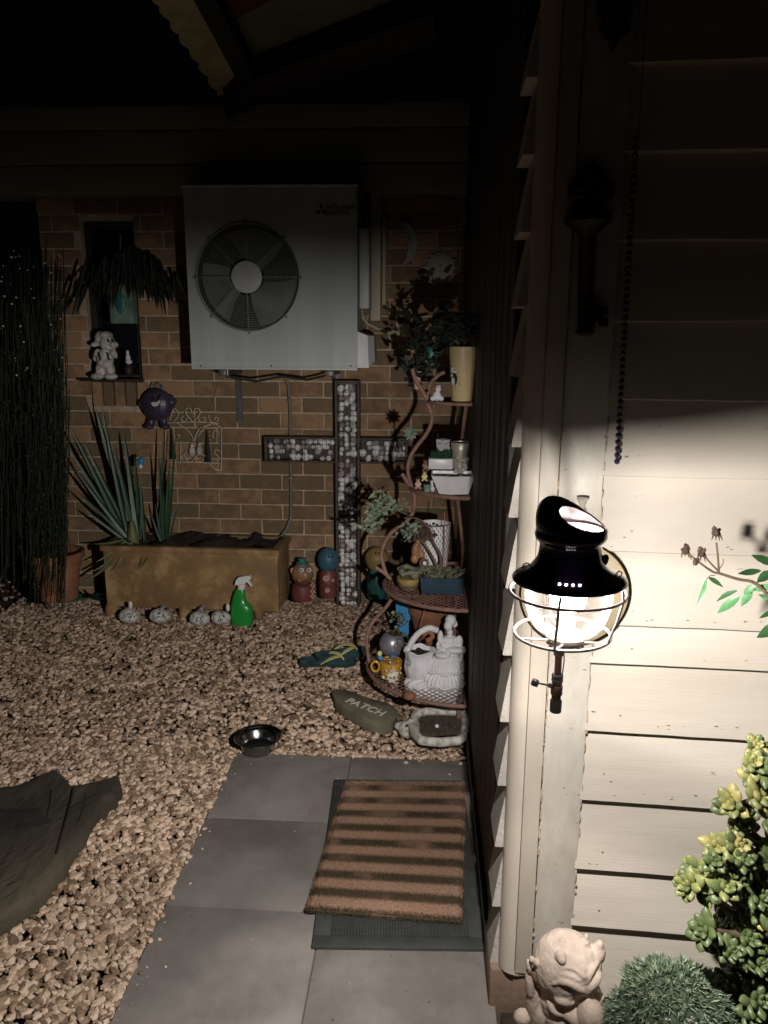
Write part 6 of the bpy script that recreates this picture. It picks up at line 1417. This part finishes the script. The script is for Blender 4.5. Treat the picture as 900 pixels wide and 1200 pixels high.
def rleaf(p0, p1, w_, mt, roll=0, n=8, cup=.25):
    p0, p1 = Vector(p0), Vector(p1); d = p1-p0; L_ = d.length; sd = d.cross(Vector((0, -1, 0))).normalized(); sd = Matrix.Rotation(roll, 3, d.normalized()) @ sd; nr = d.cross(sd).normalized(); vs = []; fs = []
    for i in range(n+1):
        t = i/n; w2 = w_*math.sin(math.pi*t**.85)**.9*(1 if i % 2 else .93) if 0 < t < 1 else .0002; c = p0+d*t+nr*.06*L_*math.sin(math.pi*t)
        for k in (-1, -.5, 0, .5, 1): vs.append(c+sd*w2*k+nr*abs(k)*w2*cup)
    for i in range(n):
        for k in range(4): a = i*5+k; fs.append((a, a+1, a+6, a+5))
    o = MB().add(vs, fs).build('leaf', mt, rp2); return o
for a, b, w_, mt, ro in (((285, 580), (195, 835), .0042, m_rosep, .9), ((300, 572), (432, 662), .0042, m_rose, .2), ((770, 515), (560, 542), .0055, m_rose, .3), ((900, 480), (680, 378), .0075, m_rose, -.3), ((880, 520), (725, 620), .0085, m_rose, .1), ((700, 640), (610, 720), .006, m_rosep, .7), ((580, 740), (380, 890), .0075, m_rosep, .3), ((560, 690), (370, 790), .006, m_rosep, -.4), ((690, 690), (590, 830), .007, m_rosep, .2), ((860, 640), (690, 690), .006, m_rosep, .5), ((1000, 830), (745, 935), .006, m_rose, .1), ((1000, 960), (725, 1105), .011, m_rose, .5), ((860, 760), (740, 725), .004, m_rosep, .6), ((980, 420), (860, 330), .006, m_rose, 0)):
    rleaf(Zr(*a), Zr(*b), w_, mt, ro)

# ------------------------------------------------------------------ gargoyle
YG = 1.30
ga = thing('gargoyle_statue', (F(655, 1190, YG).x, YG+.02, 0), 'pale cast stone gargoyle with furrowed brow, horns and closed eyes below the corner', 'statue')
def gE(m, x, y, rx, ry, dY=0, rd=None, rot=0): E(m, 595+x*.15556, 1080+y*.15556, rx*.15556, ry*.15556, YG+dY, rd*.15556 if rd else None, rot)
UG = .15556*S(660, 1150, YG)
from mathutils.bvhtree import BVHTree
GB = MB()
gE(GB, 435, 330, 245, 265, .0, 235); gE(GB, 500, 320, 205, 210, -.006, 225); gE(GB, 400, 560, 165, 200, .0, 190); gE(GB, 560, 560, 150, 170, -.004, 190); gE(GB, 560, 650, 150, 170, -.014, 190); gE(GB, 430, 690, 160, 140, -.010, 190); gE(GB, 480, 800, 200, 170, -.020, 190)
GT = BVHTree.FromPolygons(GB.v, GB.f)
def gs(x, y, k=0):                                          # a point on the front of the skull, k units proud of it
    d = ray(595+x*.15556, 1080+y*.15556).normalized(); h = GT.ray_cast(EYE, d)[0]
    if h is None: h = F(595+x*.15556, 1080+y*.15556, YG-.01)
    return h-d*k*UG
def gtube(m, pts, r, k=0): P_ = crv([gs(x, y, k) for x, y in pts], 6); n_ = len(P_); m.tube(P_, [r*UG*(.25+.75*math.sin(math.pi*i/(n_-1))) for i in range(n_)], 10)
def gb_(m, x, y, rx, ry, k, rd, rot=0): c = gs(x, y, k); m.ball(c, (rx*UG, rd*UG, ry*UG), 18, 12, Matrix.Rotation(R(rot), 3, 'Y'))
m = MB()
m.add(GB.v, GB.f)
gtube(m, ((330, 480), (400, 455), (480, 470), (560, 520), (600, 560)), 30, 6); gtube(m, ((340, 420), (430, 400), (510, 430), (570, 480)), 17, 0); gtube(m, ((420, 350), (500, 360), (560, 410), (600, 470)), 15, 0)
gtube(m, ((610, 545), (640, 480), (680, 420), (700, 380)), 32, 10); gtube(m, ((600, 470), (625, 400), (655, 340), (690, 300)), 22, 6); gtube(m, ((560, 330), (575, 400), (590, 450)), 18, 2)
gtube(m, ((300, 560), (320, 640), (380, 690), (470, 690), (540, 640)), 26, 4)
gb_(m, 430, 592, 78, 42, -14, 46, 6); gtube(m, ((345, 600), (400, 632), (460, 630), (515, 600)), 12, 22); gtube(m, ((350, 628), (410, 662), (470, 658), (525, 622)), 11, 12)
gb_(m, 690, 570, 40, 40, 6, 40, -20); gtube(m, ((650, 600), (690, 615), (722, 580)), 14, 14)
gb_(m, 600, 640, 70, 90, 20, 80); gb_(m, 625, 710, 100, 130, 34, 110); gb_(m, 500, 700, 90, 60, 6, 60); gb_(m, 590, 600, 50, 80, 10, 50); gb_(m, 640, 790, 100, 60, 60, 70); gb_(m, 520, 740, 60, 60, 20, 50); gb_(m, 700, 720, 60, 60, 20, 50)
gb_(m, 398, 262, 40, 42, 4, 34); gb_(m, 408, 290, 30, 26, 16, 24); gb_(m, 412, 140, 22, 14, 4, 16); gb_(m, 412, 180, 14, 10, 2, 12)
gE(m, 572, 170, 48, 60, -.006, 46, 14); gE(m, 588, 125, 20, 42, -.006, 22, 4); gE(m, 665, 250, 70, 100, -.008, 60, 14); gE(m, 690, 190, 34, 56, -.008, 36, 2)
for k_ in range(14):                                        # the long ear: a curved rim with a hollow
    t_ = k_/13; gE(m, 180+110*math.sin(t_*2.3)*(1 if t_ < .6 else 1), 285+200*t_, 22, 26, -.018+.01*t_, 26)
gE(m, 160, 340, 20, 70, -.01, 30, -10); gE(m, 165, 480, 34, 150, -.006, 40, -8); gE(m, 200, 620, 60, 200, .0, 60, -8); gE(m, 250, 700, 80, 160, .0, 90); gE(m, 110, 720, 66, 60, .0, 60)
gE(m, 420, 1000, 330, 330, .02, 260)
def gd(co, n): return .0007*noise.noise(co*160)+.0011*noise.noise(co*55)
blob(m, 'head', m_garg, ga, .0022, 2, disp=gd)
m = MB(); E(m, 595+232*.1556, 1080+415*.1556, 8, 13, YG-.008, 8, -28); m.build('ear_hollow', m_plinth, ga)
base = MB(); base.box2((F(620, 1190, YG).x, YG-.08, -.02), (F(715, 1190, YG).x+.02, YG+.12, .045), .01); base.build('pedestal', m_garg, ga)

# ------------------------------------------------------------------ garden bed, cushion plant, jade plant
gb = MB(); gb.box2((.19, .2, -.05), (2.4, 1.44, .025)); tag(gb.build('garden_bed', m_soil, None, sm=False), kind='structure')
YJ = 1.22
cu = thing('cushion_plant', (F(785, 1190, YJ).x, YJ, .03), 'low domed cushion of fine spiny grey-green leaves by the jade plant', 'plant')
cc_ = F(785, 1218, YJ); rx_ = 78*S(783, 1200, YJ); rz_ = cc_.z-.0
rh = F(783, 1129, YJ).z-cc_.z
m = MB(); m.ball(cc_, (rx_*.93, .10, rh*.90), 40, 24)
for v in m.v: v += (v-cc_)*.13*noise.noise(v*20)
m.v = m.v; m.box2((cc_.x-rx_*.7, YJ-.06, .0), (cc_.x+rx_*.7, YJ+.06, cc_.z)); m.build('body', m_cush, cu)
m = MB(); rq_ = random.Random(31); V_ = []; Fc_ = []
for i in range(1150):                                        # tufts of small pointed leaves
    a = rq_.uniform(0, 2*math.pi); th = math.acos(rq_.uniform(-.15, 1)); d = Vector((math.sin(th)*math.cos(a), math.sin(th)*math.sin(a), math.cos(th)))
    if d.y > .45: continue
    c = cc_+Vector((d.x*rx_*.92, d.y*.10, d.z*rh*.89)); c += (c-cc_)*.13*noise.noise(c*20); nn_ = Vector((d.x/rx_, d.y/.10, d.z/rh)).normalized(); t1 = nn_.orthogonal().normalized(); t2 = nn_.cross(t1)
    for k in range(9):
        b_ = 2*math.pi*k/9+rq_.random(); sp_ = rq_.uniform(.3, 1.1); dr_ = (nn_+(t1*math.cos(b_)+t2*math.sin(b_))*sp_).normalized(); L_ = rq_.uniform(.008, .022); s_ = dr_.cross(nn_).normalized()*.0014
        j = len(V_); V_ += [c-s_, c+s_, c+dr_*L_*.6+s_*.7+nn_*.0006, c+dr_*L_, c+dr_*L_*.6-s_*.7+nn_*.0006]; Fc_.append((j, j+1, j+2, j+3, j+4))
m.v = V_; m.f = Fc_; m.m = [0]*len(Fc_); m.build('spines', m_spine, cu, sm=False)['kind'] = 'stuff'
m = MB()
for i in range(22):
    a = rq_.uniform(-2.9, -.2); c = cc_+Vector((math.cos(a)*rx_*.75*rq_.random(), -.085, rh*rq_.uniform(.2, .85))); 
    for k in range(4): m.ball(c+Vector((rq_.uniform(-.004, .004), 0, rq_.uniform(-.004, .004))), (.0025, .0015, .002), 6, 4)
m.build('dry_petals', m_flower, cu)['kind'] = 'stuff'

jp = thing('jade_plant', (F(905, 1180, 1.20).x, 1.20, .03), 'tall jade plant of yellow-green fleshy rosettes at the lower right', 'plant')
lm = MB(); L_ = 1.0; n1, n2 = 7, 10; vs = []; fs = []                 # one fleshy leaf, base at the origin, tip along +X
for i in range(n1+1):
    t = i/n1; w_ = (.05+.95*math.sin(math.pi*min(1, t**1.15))**.7)*.33 if 0 < t < 1 else (.06 if t == 0 else .015); h_ = w_*.55+.02*(t < 1)
    for k in range(n2): a = 2*math.pi*k/n2; vs.append(Vector((t*L_, w_*math.cos(a), h_*math.sin(a)+.16*t*t)))
for i in range(n1):
    for k in range(n2): fs.append((i*n2+k, i*n2+(k+1) % n2, (i+1)*n2+(k+1) % n2, (i+1)*n2+k))
fs += [tuple(range(n2))[::-1], tuple(n1*n2+k for k in range(n2))]
lm.add(vs, fs); leafA = lm.mesh('leaf', m_jade); leafB = lm.mesh('leaf', m_jadey)
rj = random.Random(17); cnt = 0; extra = MB()
ros = [(490, 110, 34, 1, 0), (480, 178, 40, 1, -10), (488, 232, 42, 1, -20), (515, 300, 46, 1, 20), (385, 340, 46, 1, -45), (440, 385, 46, 0, -10), (425, 425, 34, 0, 20), (345, 505, 46, 1, -20), (415, 500, 44, 1, 10), (255, 600, 44, 0, -55), (215, 655, 46, 0, -75), (285, 665, 46, 0, -10), (370, 665, 48, 0, 0), (490, 620, 48, 1, 20), (500, 780, 46, 1, 20), (445, 790, 46, 1, -10), (280, 830, 48, 0, -70), (335, 880, 42, 0, -20), (395, 915, 40, 1, 0), (460, 870, 44, 0, 10), (505, 700, 40, 0, 20), (360, 1045, 44, 1, -50), (450, 1065, 44, 1, 0), (500, 1110, 42, 1, 20), (490, 1165, 44, 1, 0), (510, 960, 44, 0, 0), (430, 980, 38, 0, 0), (560, 200, 50, 1, 20), (570, 400, 50, 1, 20), (570, 560, 50, 0, 20), (575, 850, 50, 1, 20), (570, 1050, 50, 0, 20), (330, 560, 38, 1, -20), (440, 560, 40, 0, 10)]
tips = []
for k_ in range(34): ros.append((rj.uniform(300+ (k_%5)*30, 580), rj.uniform(420, 1190), rj.uniform(34, 46), 0 if rj.random() < .7 else 1, rj.uniform(-60, 40), .07))
for (zx, zy, r_, yel, tilt, *bk) in ros:
    if bk and zx < 620-.55*zy+0 and zy < 560: continue
    if bk and zx < 330 and zy < 1000: continue
    px, py = 740+zx*.3, 840+zy*.3; Yq = YJ+rj.uniform(-.05, .05)+(.06 if bk else 0); c = F(px, py, Yq); rr = r_*.3*S(px, py, Yq)*1.85
    ax = (Vector((0, -.72, .62))+Vector((math.sin(R(tilt)), 0, 0))*.8).normalized(); Q = ax.to_track_quat('Z', 'Y').to_matrix().to_4x4(); tips.append((c, ax, rr))
    lev = ((0, .40, 5, 72), (.0, .62, 5, 48), (-.25, .85, 6, 26), (-.55, .95, 6, 8)) 
    for li, (h_, s_, nl, el) in enumerate(lev):
        for k in range(nl):
            if li == 3 and rj.random() < .35: continue
            a = 2*math.pi*k/nl+li*.6+rj.uniform(-.15, .15)
            M_ = Matrix.Translation(c) @ Q @ Matrix.Translation((0, 0, h_*rr*.8)) @ Matrix.Rotation(a, 4, 'Z') @ Matrix.Rotation(-R(el+rj.uniform(-8, 8)), 4, 'Y') @ Matrix.Diagonal((s_*rr*rj.uniform(.85, 1.1), s_*rr*.95*rj.uniform(.85, 1.1), s_*rr, 1))
            me = leafB if (yel and (li < 2 or rj.random() < .5)) else leafA
            vis = px < 905
            if vis and cnt < 296: inst('leaf', me, jp, M_); cnt += 1
            else: extra.add([M_@v for v in lm.v], lm.f)
if extra.v: extra.build('more_leaves', m_jade, jp)['kind'] = 'stuff'
root_ = Vector((F(905, 1180, 1.22).x+.03, YJ+.03, .03))
def br(pts, r0, r1): m = MB(); P_ = crv([Vector(p) for p in pts]); m.tube(P_, [r0+(r1-r0)*i/(len(P_)-1) for i in range(len(P_))], 9); m.build('branch', m_stem, jp)
T1 = F(915, 1100, YJ+.04); T2 = F(915, 1000, YJ+.04); T3 = F(912, 925, YJ+.03); T0 = F(915, 1190, YJ+.03)
br([root_, T0, T1, T2, T3, tips[0][0]], .022, .007)
for i, (c, ax, rr) in enumerate(tips):
    if i in (0,): continue
    T = min((T0, T1, T2, T3), key=lambda t: (t-c).length+(.10 if t.z > c.z+.02 else 0)); mid_ = T.lerp(c-ax*rr*.8, .5)+Vector((0, .01, -.012)); br([T, mid_, c-ax*rr*.6, c], .0075, .0035)
